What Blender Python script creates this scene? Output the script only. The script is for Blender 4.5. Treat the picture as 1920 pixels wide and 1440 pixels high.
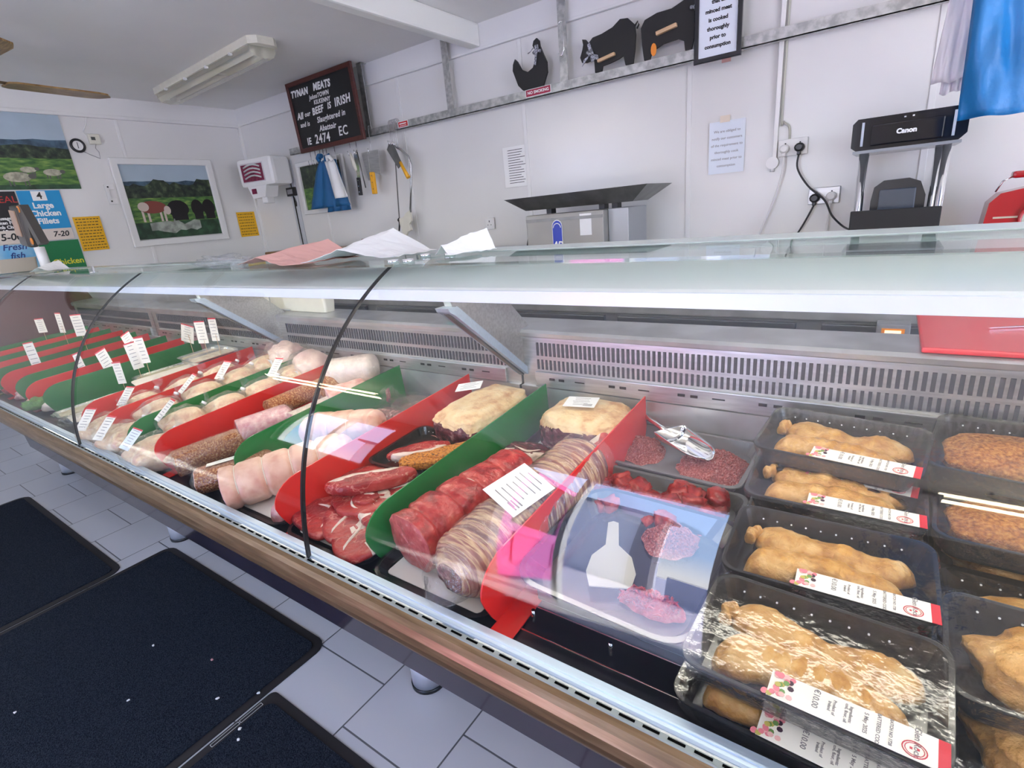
import bpy, bmesh, math, random
from mathutils import Vector, Matrix, noise
from math import pi, sin, cos, radians as R
random.seed(7)
S = bpy.context.scene
for o in list(bpy.data.objects): bpy.data.objects.remove(o)

# ---------------------------------------------------------------- camera
cam_d = bpy.data.cameras.new('camera'); cam = bpy.data.objects.new('camera', cam_d)
S.collection.objects.link(cam); S.camera = cam
cam_d.sensor_width = 36.0; cam_d.lens = 36.0 * 978.0 / 1920.0; cam_d.clip_start = 0.02; cam_d.clip_end = 400
_x = Vector((0.82044, 0.56492, -0.08795)); _d = Vector((0.10905, -0.30563, -0.94589)); _f = Vector((-0.56123, 0.76646, -0.31236))
m = Matrix((( _x[0], -_d[0], -_f[0]), (_x[1], -_d[1], -_f[1]), (_x[2], -_d[2], -_f[2]))).to_4x4()
m.translation = Vector((0, 0, 1.4)); cam.matrix_world = m

# ---------------------------------------------------------------- world, daylight, exposure
W = bpy.data.worlds.new('sky'); S.world = W; W.use_nodes = True
nt = W.node_tree; nt.nodes.clear()
wo = nt.nodes.new('ShaderNodeOutputWorld'); wb = nt.nodes.new('ShaderNodeBackground')
tc = nt.nodes.new('ShaderNodeTexCoord'); sx = nt.nodes.new('ShaderNodeSeparateXYZ'); cr = nt.nodes.new('ShaderNodeValToRGB')
nt.links.new(tc.outputs['Generated'], sx.inputs[0]); nt.links.new(sx.outputs['Z'], cr.inputs[0]); nt.links.new(cr.outputs[0], wb.inputs[0])
nt.links.new(wb.outputs[0], wo.inputs[0])
cr.color_ramp.elements[0].position = 0.0; cr.color_ramp.elements[0].color = (.95, .95, 1, 1); _e = cr.color_ramp.elements.new(.14); _e.color = (.46, .64, 1, 1)
cr.color_ramp.elements[-1].position = 0.7; cr.color_ramp.elements[-1].color = (.38, .55, 1, 1)
wb.inputs[1].default_value = 9.5
S.view_settings.view_transform = 'Standard'; S.view_settings.look = 'None'; S.view_settings.gamma = 1
S.view_settings.use_curve_mapping = False; S.view_settings.exposure = 0.06

def area(name, loc, rot, sx_, sy_, power, col, portal=False):
    l = bpy.data.lights.new(name, 'AREA'); l.shape = 'RECTANGLE'; l.size = sx_; l.size_y = sy_; l.energy = power; l.color = col
    o = bpy.data.objects.new(name, l); S.collection.objects.link(o); o.location = loc; o.rotation_euler = rot
    if portal: l.cycles.is_portal = True
    return o
sun = bpy.data.lights.new('sun', 'SUN'); sun.energy = 34; sun.angle = 0.01; sun.color = (1, .93, .82)
so = bpy.data.objects.new('sun', sun); S.collection.objects.link(so); so.rotation_euler = Vector((.50, -.35, .75)).to_track_quat('Z', 'Y').to_euler()
area('door_daylight', (-.98, -1.84, 1.12), (R(90), 0, R(180)), .92, 2.1, 1, (1, 1, 1), True)
area('window_daylight', (-3.95, -1.84, 1.72), (R(90), 0, R(180)), 1.3, 1.1, 1, (1, 1, 1), True)
area('side_daylight', (2.72, .1, 1.45), (0, R(90), 0), 1.7, 2.6, 1, (1, 1, 1), True)

# ---------------------------------------------------------------- materials
MATS = {}
def mat(name, col, rough=.5, metal=0, var=0, vscale=20, bump=0, bscale=40, col2=None, spec=.5, stretch=None, coat=0, alpha=1, trans=0, emit=None, estr=0, ramp=None, detail=3):
    if name in MATS: return MATS[name]
    m = bpy.data.materials.new(name); m.use_nodes = True; n = m.node_tree.nodes; L = m.node_tree.links; b = n['Principled BSDF']
    b.inputs['Base Color'].default_value = (*col, 1); b.inputs['Roughness'].default_value = rough; b.inputs['Metallic'].default_value = metal
    b.inputs['Specular IOR Level'].default_value = spec; b.inputs['Coat Weight'].default_value = coat; b.inputs['Coat Roughness'].default_value = .12
    b.inputs['Transmission Weight'].default_value = trans
    if emit: b.inputs['Emission Color'].default_value = (*emit, 1); b.inputs['Emission Strength'].default_value = estr
    if alpha < 1: b.inputs['Alpha'].default_value = alpha
    tcn = n.new('ShaderNodeTexCoord'); vec = tcn.outputs['Object']
    if stretch:
        mp = n.new('ShaderNodeMapping'); mp.inputs['Scale'].default_value = stretch; L.new(vec, mp.inputs[0]); vec = mp.outputs[0]
    if ramp or col2 or var:
        t = n.new('ShaderNodeTexNoise'); t.inputs['Scale'].default_value = vscale; t.inputs['Detail'].default_value = detail; L.new(vec, t.inputs['Vector'])
        c = n.new('ShaderNodeValToRGB'); L.new(t.outputs['Fac'], c.inputs[0]); e = c.color_ramp.elements
        if ramp:
            e[0].position, e[0].color = ramp[0][0], (*ramp[0][1], 1); e[1].position, e[1].color = ramp[-1][0], (*ramp[-1][1], 1)
            for p, q in ramp[1:-1]: k = e.new(p); k.color = (*q, 1)
        else:
            q = col2 or tuple(v * (1 - var) for v in col)
            e[0].position, e[0].color = .38, (*q, 1); e[1].position, e[1].color = .62, (*col, 1)
        L.new(c.outputs[0], b.inputs['Base Color'])
    if bump:
        t2 = n.new('ShaderNodeTexNoise'); t2.inputs['Scale'].default_value = bscale; t2.inputs['Detail'].default_value = 4; L.new(vec, t2.inputs['Vector'])
        bp = n.new('ShaderNodeBump'); bp.inputs['Strength'].default_value = bump; bp.inputs['Distance'].default_value = .01
        L.new(t2.outputs['Fac'], bp.inputs['Height']); L.new(bp.outputs[0], b.inputs['Normal'])
    MATS[name] = m; return m

def film(name, tint=(1, 1, 1), refl=.1, rough=.05, bump=0, bscale=30, fz=.8, milk=0, mcol=(.9, .93, .92), stretch=None):
    """clear sheet: transparent + fresnel gloss (+ a little milkiness)"""
    m = bpy.data.materials.new(name); m.use_nodes = True; n = m.node_tree.nodes; L = m.node_tree.links; n.clear()
    o = n.new('ShaderNodeOutputMaterial'); t = n.new('ShaderNodeBsdfTransparent'); g = n.new('ShaderNodeBsdfGlossy'); mx = n.new('ShaderNodeMixShader')
    t.inputs[0].default_value = (*tint, 1); g.inputs['Roughness'].default_value = rough; g.inputs[0].default_value = (1, 1, 1, 1)
    fr = n.new('ShaderNodeLayerWeight'); fr.inputs[0].default_value = .5
    pw = n.new('ShaderNodeMath'); pw.operation = 'POWER'; pw.inputs[1].default_value = 5
    ma = n.new('ShaderNodeMath'); ma.operation = 'MULTIPLY_ADD'; ma.inputs[1].default_value = fz; ma.inputs[2].default_value = refl
    L.new(fr.outputs['Facing'], pw.inputs[0]); L.new(pw.outputs[0], ma.inputs[0]); L.new(ma.outputs[0], mx.inputs[0])
    base = t.outputs[0]
    if milk:
        d = n.new('ShaderNodeBsdfDiffuse'); d.inputs[0].default_value = (*mcol, 1); m2 = n.new('ShaderNodeMixShader'); m2.inputs[0].default_value = milk
        L.new(t.outputs[0], m2.inputs[1]); L.new(d.outputs[0], m2.inputs[2]); base = m2.outputs[0]
    L.new(base, mx.inputs[1]); L.new(g.outputs[0], mx.inputs[2]); L.new(mx.outputs[0], o.inputs[0])
    if bump:
        tcn = n.new('ShaderNodeTexCoord'); vec = tcn.outputs['Object']
        if stretch:
            mp = n.new('ShaderNodeMapping'); mp.inputs['Scale'].default_value = stretch; L.new(vec, mp.inputs[0]); vec = mp.outputs[0]
        t2 = n.new('ShaderNodeTexNoise'); t2.inputs['Scale'].default_value = bscale; t2.inputs['Detail'].default_value = 4; L.new(vec, t2.inputs['Vector'])
        bp = n.new('ShaderNodeBump'); bp.inputs['Strength'].default_value = bump; bp.inputs['Distance'].default_value = .01
        L.new(t2.outputs['Fac'], bp.inputs['Height']); L.new(bp.outputs[0], g.inputs['Normal']); L.new(bp.outputs[0], fr.inputs['Normal'])
    MATS[name] = m; return m

wall_m = mat('hygiene_panel', (.78, .775, .75), .22, var=.04, vscale=1.3, bump=.03, bscale=3)
trim_m = mat('white_trim', (.78, .78, .76), .4)
ceil_m = mat('ceiling_plaster', (.86, .86, .83), .9, var=.05, vscale=1.5, bump=.15, bscale=14)
beam_m = mat('beam_paint', (.84, .85, .80), .6, bump=.08, bscale=8)
galv = mat('galvanised', (.55, .56, .54), .45, .75, var=.35, vscale=30, bump=.05)
steel = mat('brushed_steel', (.56, .56, .55), .38, .9, var=.18, vscale=12, stretch=(1, 12, 12))
steel_w = mat('worn_worktop_steel', (.58, .59, .60), .36, .75, var=.2, vscale=9)
alum = mat('anodised_aluminium', (.50, .61, .74), .42, .6, var=.08, vscale=6, stretch=(.3, 30, 30))
chrome = mat('chrome', (.85, .86, .88), .08, 1)
dark_steel = mat('dark_steel', (.22, .22, .21), .35, .8, var=.2, vscale=15)
bronze = mat('worn_bronze_bumper', (.42, .28, .17), .33, .55, vscale=14, stretch=(.6, 9, 9), bump=.03, ramp=[(.3, (.15, .095, .05)), (.52, (.21, .135, .07)), (.75, (.29, .20, .12))])
dark_panel = mat('base_panel_lacquer', (.035, .028, .04), .14, 0, spec=.7, var=.2, vscale=6)
black_pl = mat('black_plastic', (.015, .015, .017), .32)
black_gl = mat('gloss_black', (.008, .009, .014), .1, spec=.6, coat=.4)
black_mt = mat('matt_black', (.012, .012, .012), .6)
deck_m = mat('dark_deck', (.012, .013, .02), .28, .2)
rubber = mat('black_seal', (.006, .006, .007), .35)
white_pl = mat('white_plastic', (.85, .85, .83), .35)
cream_pl = mat('cream_plastic', (.74, .72, .60), .4, var=.06)
paper = mat('white_paper', (.86, .86, .84), .7)
paper_bl = mat('cool_label_paper', (.78, .84, .92), .6)
cream_paper = mat('cream_label_paper', (.86, .82, .72), .6)
ink = mat('black_ink', (.02, .02, .02), .6)
grey_ink = mat('grey_ink', (.22, .20, .20), .6)
red_ink = mat('red_ink', (.55, .03, .05), .5)
red_div = mat('red_divider', (.66, .018, .014), .28, coat=.2)
green_div = mat('green_divider', (.006, .17, .035), .26, coat=.2)
white_can = mat('canopy_white', (.90, .92, .90), .3, coat=.1)
canopy_edge = mat('canopy_edge', (.86, .92, .98), .25, coat=.2)
foil = mat('foil_tray', (.72, .72, .70), .25, .9, bump=.25, bscale=60)
glass_m = film('display_glass', (.985, .995, .99), .034, .0, milk=.002, fz=.3)
topglass_m = film('top_glass', (.90, .96, .94), .07, .02, milk=.05, mcol=(.7, .8, .76), fz=.6)
film_m = film('cling_film', (.99, .99, .99), .028, .1, bump=.25, bscale=26, milk=.0, fz=.4)
bag_m = film('clear_bag', (.98, .98, .98), .06, .12, bump=1.0, bscale=60, milk=.03, fz=.5, mcol=(.93, .90, .86))
crumple_m = film('crumpled_film', (.97, .97, .98), .07, .1, bump=1, bscale=70, milk=.02, fz=.6)
lens_m = film('diffuser', (.96, .95, .86), .06, .1, milk=.35, mcol=(.88, .86, .72))
def fmat(name, col, rough=.5, vscale=20, bscale=40, bump=0, **k):
    m = mat(name, col, rough, vscale=vscale * 2.4, bscale=bscale * 2.6, bump=min(1, bump * 1.6), **k)
    for n in m.node_tree.nodes:
        if n.type == 'BUMP': n.inputs['Distance'].default_value = .006
    return m
beef = fmat('beef', (.4, .03, .03), .3, bump=.35, bscale=38, vscale=9, ramp=[(.30, (.20, .006, .010)), (.485, (.36, .020, .022)), (.50, (.58, .22, .17)), (.515, (.38, .022, .022)), (.66, (.46, .045, .036)), (.80, (.62, .26, .20))], spec=.5)
beef_cut = fmat('beef_cut_face', (.5, .09, .09), .32, bump=.15, bscale=70, vscale=34, ramp=[(.35, (.38, .045, .05)), (.62, (.52, .12, .11)), (.74, (.66, .30, .27))], detail=6)
beef_bright = fmat('roast_beef', (.5, .05, .04), .28, bump=.4, bscale=26, vscale=15, ramp=[(.32, (.22, .008, .012)), (.5, (.42, .026, .028)), (.68, (.54, .08, .065)), (.8, (.66, .22, .17))])
dark_meat = fmat('dark_meat', (.1, .03, .03), .22, bump=.4, bscale=40, vscale=22, ramp=[(.35, (.06, .012, .018)), (.55, (.16, .04, .05)), (.72, (.42, .24, .22))])
vac_meat = fmat('vacuum_meat', (.3, .1, .1), .16, bump=.5, bscale=50, vscale=30, ramp=[(.35, (.17, .04, .05)), (.55, (.34, .12, .12)), (.72, (.66, .46, .42))], coat=.5)
fat = fmat('fat', (.78, .60, .42), .4, bump=.4, bscale=30, vscale=12, ramp=[(.3, (.58, .30, .14)), (.48, (.76, .54, .28)), (.72, (.82, .66, .40))])
fat_w = fmat('white_fat', (.80, .66, .56), .4, bump=.3, bscale=40, var=.15, vscale=18)
fat_pink = fmat('pink_fat', (.75, .42, .36), .4, bump=.3, bscale=30, vscale=14, ramp=[(.35, (.62, .26, .22)), (.6, (.78, .50, .42))])
pork = fmat('pork_rind', (.82, .58, .46), .42, bump=.25, bscale=22, vscale=9, ramp=[(.3, (.62, .30, .22)), (.5, (.74, .46, .34)), (.72, (.80, .56, .42))])
pork_cut = fmat('pork_cut', (.66, .36, .36), .35, bump=.15, bscale=50, vscale=22, ramp=[(.35, (.55, .22, .24)), (.6, (.70, .42, .40)), (.75, (.82, .66, .6))])
ham_cut = fmat('ham_cut', (.78, .52, .46), .4, var=.12, vscale=20)
chick = fmat('chicken_skin', (.84, .66, .46), .38, bump=.5, bscale=32, vscale=16, ramp=[(.3, (.62, .30, .20)), (.5, (.78, .56, .34)), (.70, (.84, .70, .48))])
spice = fmat('spiced_coat', (.4, .16, .05), .45, bump=.9, bscale=90, vscale=90, ramp=[(.35, (.22, .04, .012)), (.52, (.42, .13, .03)), (.66, (.66, .42, .20))], detail=5)
marin = fmat('orange_marinade', (.75, .27, .03), .35, bump=.8, bscale=80, vscale=70, ramp=[(.36, (.16, .05, .01)), (.46, (.62, .20, .02)), (.7, (.80, .36, .06))], detail=5)
mince_m = fmat('mince', (.5, .12, .11), .4, bump=1, bscale=150, vscale=120, ramp=[(.35, (.32, .045, .04)), (.55, (.55, .14, .12)), (.72, (.74, .42, .38))], detail=5)
batter = fmat('golden_batter', (.78, .48, .2), .42, bump=.5, bscale=40, vscale=16, ramp=[(.28, (.42, .18, .035)), (.45, (.60, .31, .08)), (.6, (.70, .42, .15)), (.75, (.76, .54, .26))])
batter_d = fmat('deep_golden_batter', (.6, .3, .08), .4, bump=.6, bscale=40, vscale=14, ramp=[(.3, (.38, .17, .03)), (.5, (.60, .32, .09)), (.7, (.74, .46, .18))])
crumb_m = fmat('breadcrumb', (.6, .22, .06), .7, bump=1, bscale=130, vscale=70, ramp=[(.3, (.26, .075, .014)), (.5, (.52, .19, .04)), (.7, (.70, .34, .09))], detail=6)
netting = fmat('string_netting', (.85, .80, .66), .7)
lettuce = fmat('lettuce', (.12, .30, .05), .5, var=.4, vscale=25, bump=.4)
pepper = fmat('yellow_pepper', (.85, .48, .05), .3, var=.3, vscale=20)
mat_m = mat('mat_carpet', (.012, .016, .026), .95, bump=1, bscale=260, vscale=200, ramp=[(.35, (.006, .009, .016)), (.65, (.026, .034, .048))], spec=.15)
mat_edge = mat('mat_rubber_edge', (.012, .011, .012), .6)
chalk_b = mat('chalkboard', (.010, .010, .010), .6, var=.2, vscale=8)
mahog = mat('mahogany_frame', (.09, .02, .014), .4, var=.3, vscale=9, stretch=(1, 8, 8))
wood_lt = mat('light_wood', (.72, .48, .28), .5, var=.15, vscale=12)
wood_clip = mat('clipboard_wood', (.28, .14, .05), .45, var=.3, vscale=14)
fanwood = mat('fan_blade_wood', (.28, .17, .06), .32, vscale=9, stretch=(2, 14, 1), ramp=[(.35, (.16, .09, .03)), (.6, (.33, .20, .07)), (.75, (.50, .36, .16))])
brass = mat('aged_brass', (.25, .18, .12), .35, .8)
yel_hand = mat('yellow_handle', (.85, .42, .02), .35)
blue_cloth = mat('blue_apron', (.012, .12, .30), .6, bump=.2, bscale=18, var=.2, vscale=6)
white_cloth = mat('white_cloth', (.82, .82, .80), .7, bump=.3, bscale=14)
blue_bag = mat('blue_plastic', (.01, .19, .50), .42, bump=.6, bscale=16, var=.25, vscale=5)
white_bag = mat('white_plastic_bag', (.84, .85, .90), .35, bump=.35, bscale=10)
blue_stick = mat('blue_sticker', (.01, .04, .42), .3)
radio_red = mat('radio_red', (.42, .006, .012), .25, coat=.5)
dial_m = mat('radio_dial', (.55, .60, .50), .3)
red_board = mat('red_cutting_board', (.74, .05, .07), .35)
yel_paper = mat('yellow_notice', (.80, .44, .01), .6)
pink_paper = mat('pink_paper', (.80, .44, .38), .6)
teal_pl = mat('teal_plastic', (.02, .22, .22), .4)
ribbon = mat('gingham_ribbon', (.5, .52, .58), .6, var=.8, vscale=120)
pink_door = mat('pink_door_paint', (.90, .20, .55), .35)
tube_m = mat('lit_tube', (1, 1, 1), .3, emit=(1, .93, .80), estr=17)
orange_m = mat('orange_plastic', (.85, .28, .03), .35)
tag_red = mat('label_red', (.62, .02, .04), .45)

# ---------------------------------------------------------------- mesh builder
class MB:
    def __init__(s): s.b = bmesh.new(); s.mats = []
    def _mi(s, m):
        if m not in s.mats: s.mats.append(m)
        return s.mats.index(m)
    def _fin(s, faces, m, smooth=False):
        i = s._mi(m)
        for f in faces: f.material_index = i; f.smooth = smooth
    def box(s, lo, hi, m, bev=0, rot=None, piv=None):
        lo = Vector(lo); hi = Vector(hi); c = (lo + hi) / 2; d = hi - lo
        r = bmesh.ops.create_cube(s.b, size=1); vs = r['verts']
        for v in vs: v.co = Vector((v.co.x * d.x, v.co.y * d.y, v.co.z * d.z)) + c
        fs = set(f for v in vs for f in v.link_faces)
        if bev:
            es = set(e for v in vs for e in v.link_edges)
            r2 = bmesh.ops.bevel(s.b, geom=list(es), offset=bev, segments=2, affect='EDGES', profile=.6)
            fs = set(f for v in r2['verts'] for f in v.link_faces) | set(f for f in fs if f.is_valid)
            vs = list(set(v for f in fs for v in f.verts))
        if rot is not None:
            p = Vector(piv) if piv is not None else c
            for v in vs: v.co = rot @ (v.co - p) + p
        s._fin(fs, m); return s
    def poly(s, pts, ext, m, smooth=False):
        """closed outline pts extruded by vector ext"""
        a = [s.b.verts.new(Vector(p)) for p in pts]; e = Vector(ext); b = [s.b.verts.new(Vector(p) + e) for p in pts]
        n = len(a); fs = [s.b.faces.new(a), s.b.faces.new(b[::-1])]
        fs += [s.b.faces.new((a[i], b[i], b[(i + 1) % n], a[(i + 1) % n])) for i in range(n)]
        s._fin(fs, m, smooth); return s
    def loft(s, rings, m, closed=True, caps=True, smooth=True, capm=None):
        vs = [[s.b.verts.new(Vector(p)) for p in r] for r in rings]; fs = []
        n = len(vs[0])
        for a, b in zip(vs, vs[1:]):
            for i in range(n if closed else n - 1):
                fs.append(s.b.faces.new((a[i], a[(i + 1) % n], b[(i + 1) % n], b[i])))
        s._fin(fs, m, smooth)
        if caps and closed: s._fin([s.b.faces.new(vs[0][::-1]), s.b.faces.new(vs[-1])], capm or m, False)
        return s
    def tube(s, path, r, m, seg=8, caps=True, smooth=True):
        path = [Vector(p) for p in path]; rings = []; up = None
        for i, p in enumerate(path):
            t = (path[min(i + 1, len(path) - 1)] - path[max(i - 1, 0)]).normalized()
            if up is None: up = Vector((0, 0, 1)) if abs(t.z) < .9 else Vector((1, 0, 0))
            u = t.cross(up).normalized(); w = u.cross(t).normalized(); up = w
            rr = r[i] if isinstance(r, (list, tuple)) else r
            rings.append([p + rr * (cos(2 * pi * k / seg) * u + sin(2 * pi * k / seg) * w) for k in range(seg)])
        return s.loft(rings, m, caps=caps, smooth=smooth)
    def cyl(s, a, b, r, m, seg=20, r2=None): return s.tube([a, b], [r, r if r2 is None else r2], m, seg)
    def sheet(s, rows, m, smooth=True):
        return s.loft(rows, m, closed=False, caps=False, smooth=smooth)
    def build(s, name, parent=None, loc=None, rot=None, solid=0, sub=0):
        bmesh.ops.recalc_face_normals(s.b, faces=s.b.faces[:])
        me = bpy.data.meshes.new(name); s.b.to_mesh(me); s.b.free()
        for m in s.mats: me.materials.append(m)
        o = bpy.data.objects.new(name, me); S.collection.objects.link(o)
        if parent: o.parent = parent
        if loc is not None: o.location = loc
        if rot is not None: o.rotation_euler = rot
        if solid: k = o.modifiers.new('s', 'SOLIDIFY'); k.thickness = solid; k.offset = 0
        if sub: k = o.modifiers.new('u', 'SUBSURF'); k.levels = sub; k.render_levels = sub
        return o
def empty(name, loc=(0, 0, 0), rz=0, rx=0):
    o = bpy.data.objects.new(name, None); o.empty_display_size = .05; S.collection.objects.link(o); o.location = loc; o.rotation_euler = (rx, 0, rz); return o
def tag(o, label, cat, group=None, kind=None):
    o['label'] = label; o['category'] = cat
    if group: o['group'] = group
    if kind: o['kind'] = kind
    return o
def struct(o): o['kind'] = 'structure'; return o
def kids(o): return [c for c in bpy.data.objects if c.parent == o]
def copy_tree(o, parent=None):
    c = o.copy(); S.collection.objects.link(c)
    if parent: c.parent = parent
    for ch in kids(o): copy_tree(ch, c)
    return c
def text(name, body, size, m, parent, M, align='CENTER', thick=.0006, shear=0, sx_=1.0, space=1.0, bold=0):
    cu = bpy.data.curves.new(name, 'FONT'); cu.body = body; cu.size = size; cu.align_x = align; cu.align_y = 'CENTER'; cu.extrude = thick
    cu.shear = shear; cu.space_character = space; cu.offset = bold; cu.resolution_u = 3
    t = bpy.data.objects.new(name, cu); S.collection.objects.link(t)
    bpy.context.view_layer.update()
    me = bpy.data.meshes.new_from_object(t.evaluated_get(bpy.context.evaluated_depsgraph_get()))
    bpy.data.objects.remove(t); bpy.data.curves.remove(cu)
    me.materials.clear(); me.materials.append(m)
    o = bpy.data.objects.new(name, me); S.collection.objects.link(o)
    if parent: o.parent = parent
    o.matrix_local = M @ Matrix.Diagonal((sx_, 1, 1, 1)); return o
def frame(o, ex, ey, ez=None):
    """matrix with origin o, local x=ex, y=ey"""
    ex = Vector(ex).normalized(); ey = Vector(ey).normalized(); ez = ex.cross(ey)
    M = Matrix((ex, ey, ez)).transposed().to_4x4(); M.translation = Vector(o); return M
def dz(y): return .735 + .07 * (y - .5)
SL = math.atan(.07)
def nz(p, s, seed=0): return noise.noise(Vector(p) * s + Vector((seed * 7.3, seed * 3.1, seed)))

# ---------------------------------------------------------------- room shell
YB, XW, ZC, XR, YF = 2.9, -4.875, 2.465, 2.7, -1.8
def floor_mat():
    m = bpy.data.materials.new('floor_tiles'); m.use_nodes = True; n = m.node_tree.nodes; L = m.node_tree.links; b = n['Principled BSDF']
    g = n.new('ShaderNodeNewGeometry'); sp = n.new('ShaderNodeSeparateXYZ'); cb = n.new('ShaderNodeCombineXYZ')
    ax = n.new('ShaderNodeMath'); ax.operation = 'ADD'; ax.inputs[1].default_value = 1.1704 + 3.296 * 10
    ay = n.new('ShaderNodeMath'); ay.operation = 'ADD'; ay.inputs[1].default_value = 3.296 * 10 - .757
    L.new(g.outputs['Position'], sp.inputs[0]); L.new(sp.outputs[0], ax.inputs[0]); L.new(sp.outputs[1], ay.inputs[0])
    L.new(ay.outputs[0], cb.inputs[0]); L.new(ax.outputs[0], cb.inputs[1])
    br = n.new('ShaderNodeTexBrick'); br.offset = .5; br.offset_frequency = 2; br.squash = 1
    br.inputs['Scale'].default_value = 1; br.inputs['Brick Width'].default_value = .3296; br.inputs['Row Height'].default_value = .3296
    br.inputs['Mortar Size'].default_value = .0028; br.inputs['Mortar Smooth'].default_value = .15
    br.inputs['Color1'].default_value = (.60, .61, .64, 1); br.inputs['Color2'].default_value = (.57, .58, .61, 1); br.inputs['Mortar'].default_value = (.13, .13, .14, 1)
    L.new(cb.outputs[0], br.inputs['Vector'])
    ns = n.new('ShaderNodeTexNoise'); ns.inputs['Scale'].default_value = 3; mx = n.new('ShaderNodeMixRGB'); mx.blend_type = 'MULTIPLY'; mx.inputs[0].default_value = .25
    L.new(br.outputs['Color'], mx.inputs[1]); L.new(ns.outputs['Fac'], mx.inputs[2]); L.new(mx.outputs[0], b.inputs['Base Color'])
    bp = n.new('ShaderNodeBump'); bp.inputs['Strength'].default_value = .5; bp.inputs['Distance'].default_value = .002; bp.invert = True
    L.new(br.outputs['Fac'], bp.inputs['Height']); L.new(bp.outputs[0], b.inputs['Normal'])
    b.inputs['Roughness'].default_value = .28; return m
XV = -6.8
struct(MB().box((XV - .1, YF - .1, -.1), (XR + .1, YB + .1, 0), floor_mat()).build('floor'))
struct(MB().box((XV - .1, YF - .1, ZC), (XR + .1, YB + .1, ZC + .1), ceil_m).build('ceiling'))
b = MB(); b.box((XW - .1, YB, 0), (XR + .1, YB + .12, ZC), wall_m)
for x in (-3.85, -2.855, -1.85, -.88, .083, 1.05, 2.0):
    b.box((x - .012, YB - .005, 0), (x + .012, YB, 2.335), trim_m, .002)
struct(b.build('wall_back'))
b = MB(); b.box((XW - .12, .90, 0), (XW, YB, ZC), wall_m); b.box((XV, .90, 0), (XW - .12, 1.02, ZC), wall_m)
for y in (.93, 1.928, 2.30): 
    if y != 2.30: b.box((XW, y - .011, 0), (XW + .005, y + .011, 2.335), trim_m, .002)
b.box((XW, YB - .02, 0), (XW + .02, YB, 2.335), trim_m)
struct(b.build('wall_left'))
struct(MB().box((XW, YB - .018, 2.335), (XR, YB, ZC), trim_m).box((XW, YB - .024, 2.328), (XR, YB, 2.342), trim_m, .003).build('trim_1'))
struct(MB().box((XV - .12, YF - .1, 0), (XV, 1.02, ZC), wall_m).build('wall_side'))
struct(MB().box((XW, .90, 2.335), (XW + .018, YB - .018, ZC), trim_m).box((XW, .90, 2.318), (XW + .028, YB - .018, 2.342), trim_m, .004).build('trim_2'))
struct(MB().box((-2.185, YF, 2.343), (-2.11, YB - .02, ZC), beam_m, .012).build('trim_3'))
# front wall with door opening and shop window, right wall with window
front_m = mat('front_wall_paint', (.30, .27, .24), .7)
b = MB()
b.box((XV, YF - .12, 0), (-4.6, YF, ZC), front_m); b.box((-4.6, YF - .12, 0), (-3.3, YF, 1.2), front_m); b.box((-4.6, YF - .12, 2.3), (-3.3, YF, ZC), front_m)
b.box((-3.3, YF - .12, 0), (-1.93, YF, ZC), front_m); b.box((-1.93, YF - .12, 2.17), (-.52, YF, ZC), front_m)
b.box((-.52, YF - .12, 0), (XR, YF, ZC), front_m)
struct(b.build('wall_front'))
b = MB()
b.box((XR, YF, 0), (XR + .12, -1.2, ZC), front_m); b.box((XR, -1.2, 0), (XR + .12, 1.4, .6), front_m); b.box((XR, -1.2, 2.3), (XR + .12, 1.4, ZC), front_m); b.box((XR, 1.4, 0), (XR + .12, YB, ZC), wall_m)
struct(b.build('wall_right'))
# pink door leaf standing open outwards, and white door frame
d = empty('door_1'); struct(d)
XD = -1.935
b = MB(); b.box((XD - .045, -2.92, .02), (XD, -1.93, 1.02), pink_door, .003); b.box((XD - .045, -2.92, 1.02), (XD, -2.80, 2.14), pink_door, .003)
b.box((XD - .045, -2.05, 1.02), (XD, -1.93, 2.14), pink_door, .003); b.box((XD - .045, -2.92, 2.04), (XD, -1.93, 2.14), pink_door, .003)
for ya, yb, za, zb in ((-2.78, -2.12, .28, .30), (-2.78, -2.12, .84, .86), (-2.78, -2.76, .28, .86), (-2.14, -2.12, .28, .86)):
    b.box((XD, ya, za), (XD + .014, yb, zb), pink_door, .003)
b.build('door_leaf', d)
MB().box((XD - .03, -2.80, 1.02), (XD - .02, -2.05, 2.04), mat('dark_glazing', (.03, .035, .05), .08)).build('glazing', d)
b = MB(); b.box((-1.455, YF - .1, 0), (-1.415, YF - .02, 2.16), trim_m, .004); b.box((-.56, YF - .1, 0), (-.52, YF - .02, 2.16), trim_m, .004); b.box((-1.455, YF - .1, 2.12), (-.52, YF - .02, 2.16), trim_m, .004)
b.build('door_frame', d)
b = MB()
for x in (-4.6, -3.98, -3.35): b.box((x, YF - .1, 1.2), (x + .05, YF - .04, 2.3), trim_m)
b.box((-4.6, YF - .1, 1.2), (-3.3, YF - .04, 1.25), trim_m); b.box((-4.6, YF - .1, 2.25), (-3.3, YF - .04, 2.3), trim_m)
struct(b.build('window_1'))
b = MB(); b.box((XR + .03, -1.2, .6), (XR + .09, 1.4, .66), trim_m); b.box((XR + .03, -1.2, 2.24), (XR + .09, 1.4, 2.3), trim_m)
for y in (-1.2, .07, 1.34): b.box((XR + .03, y, .6), (XR + .09, y + .06, 2.3), trim_m)
struct(b.build('window_2'))
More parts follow.
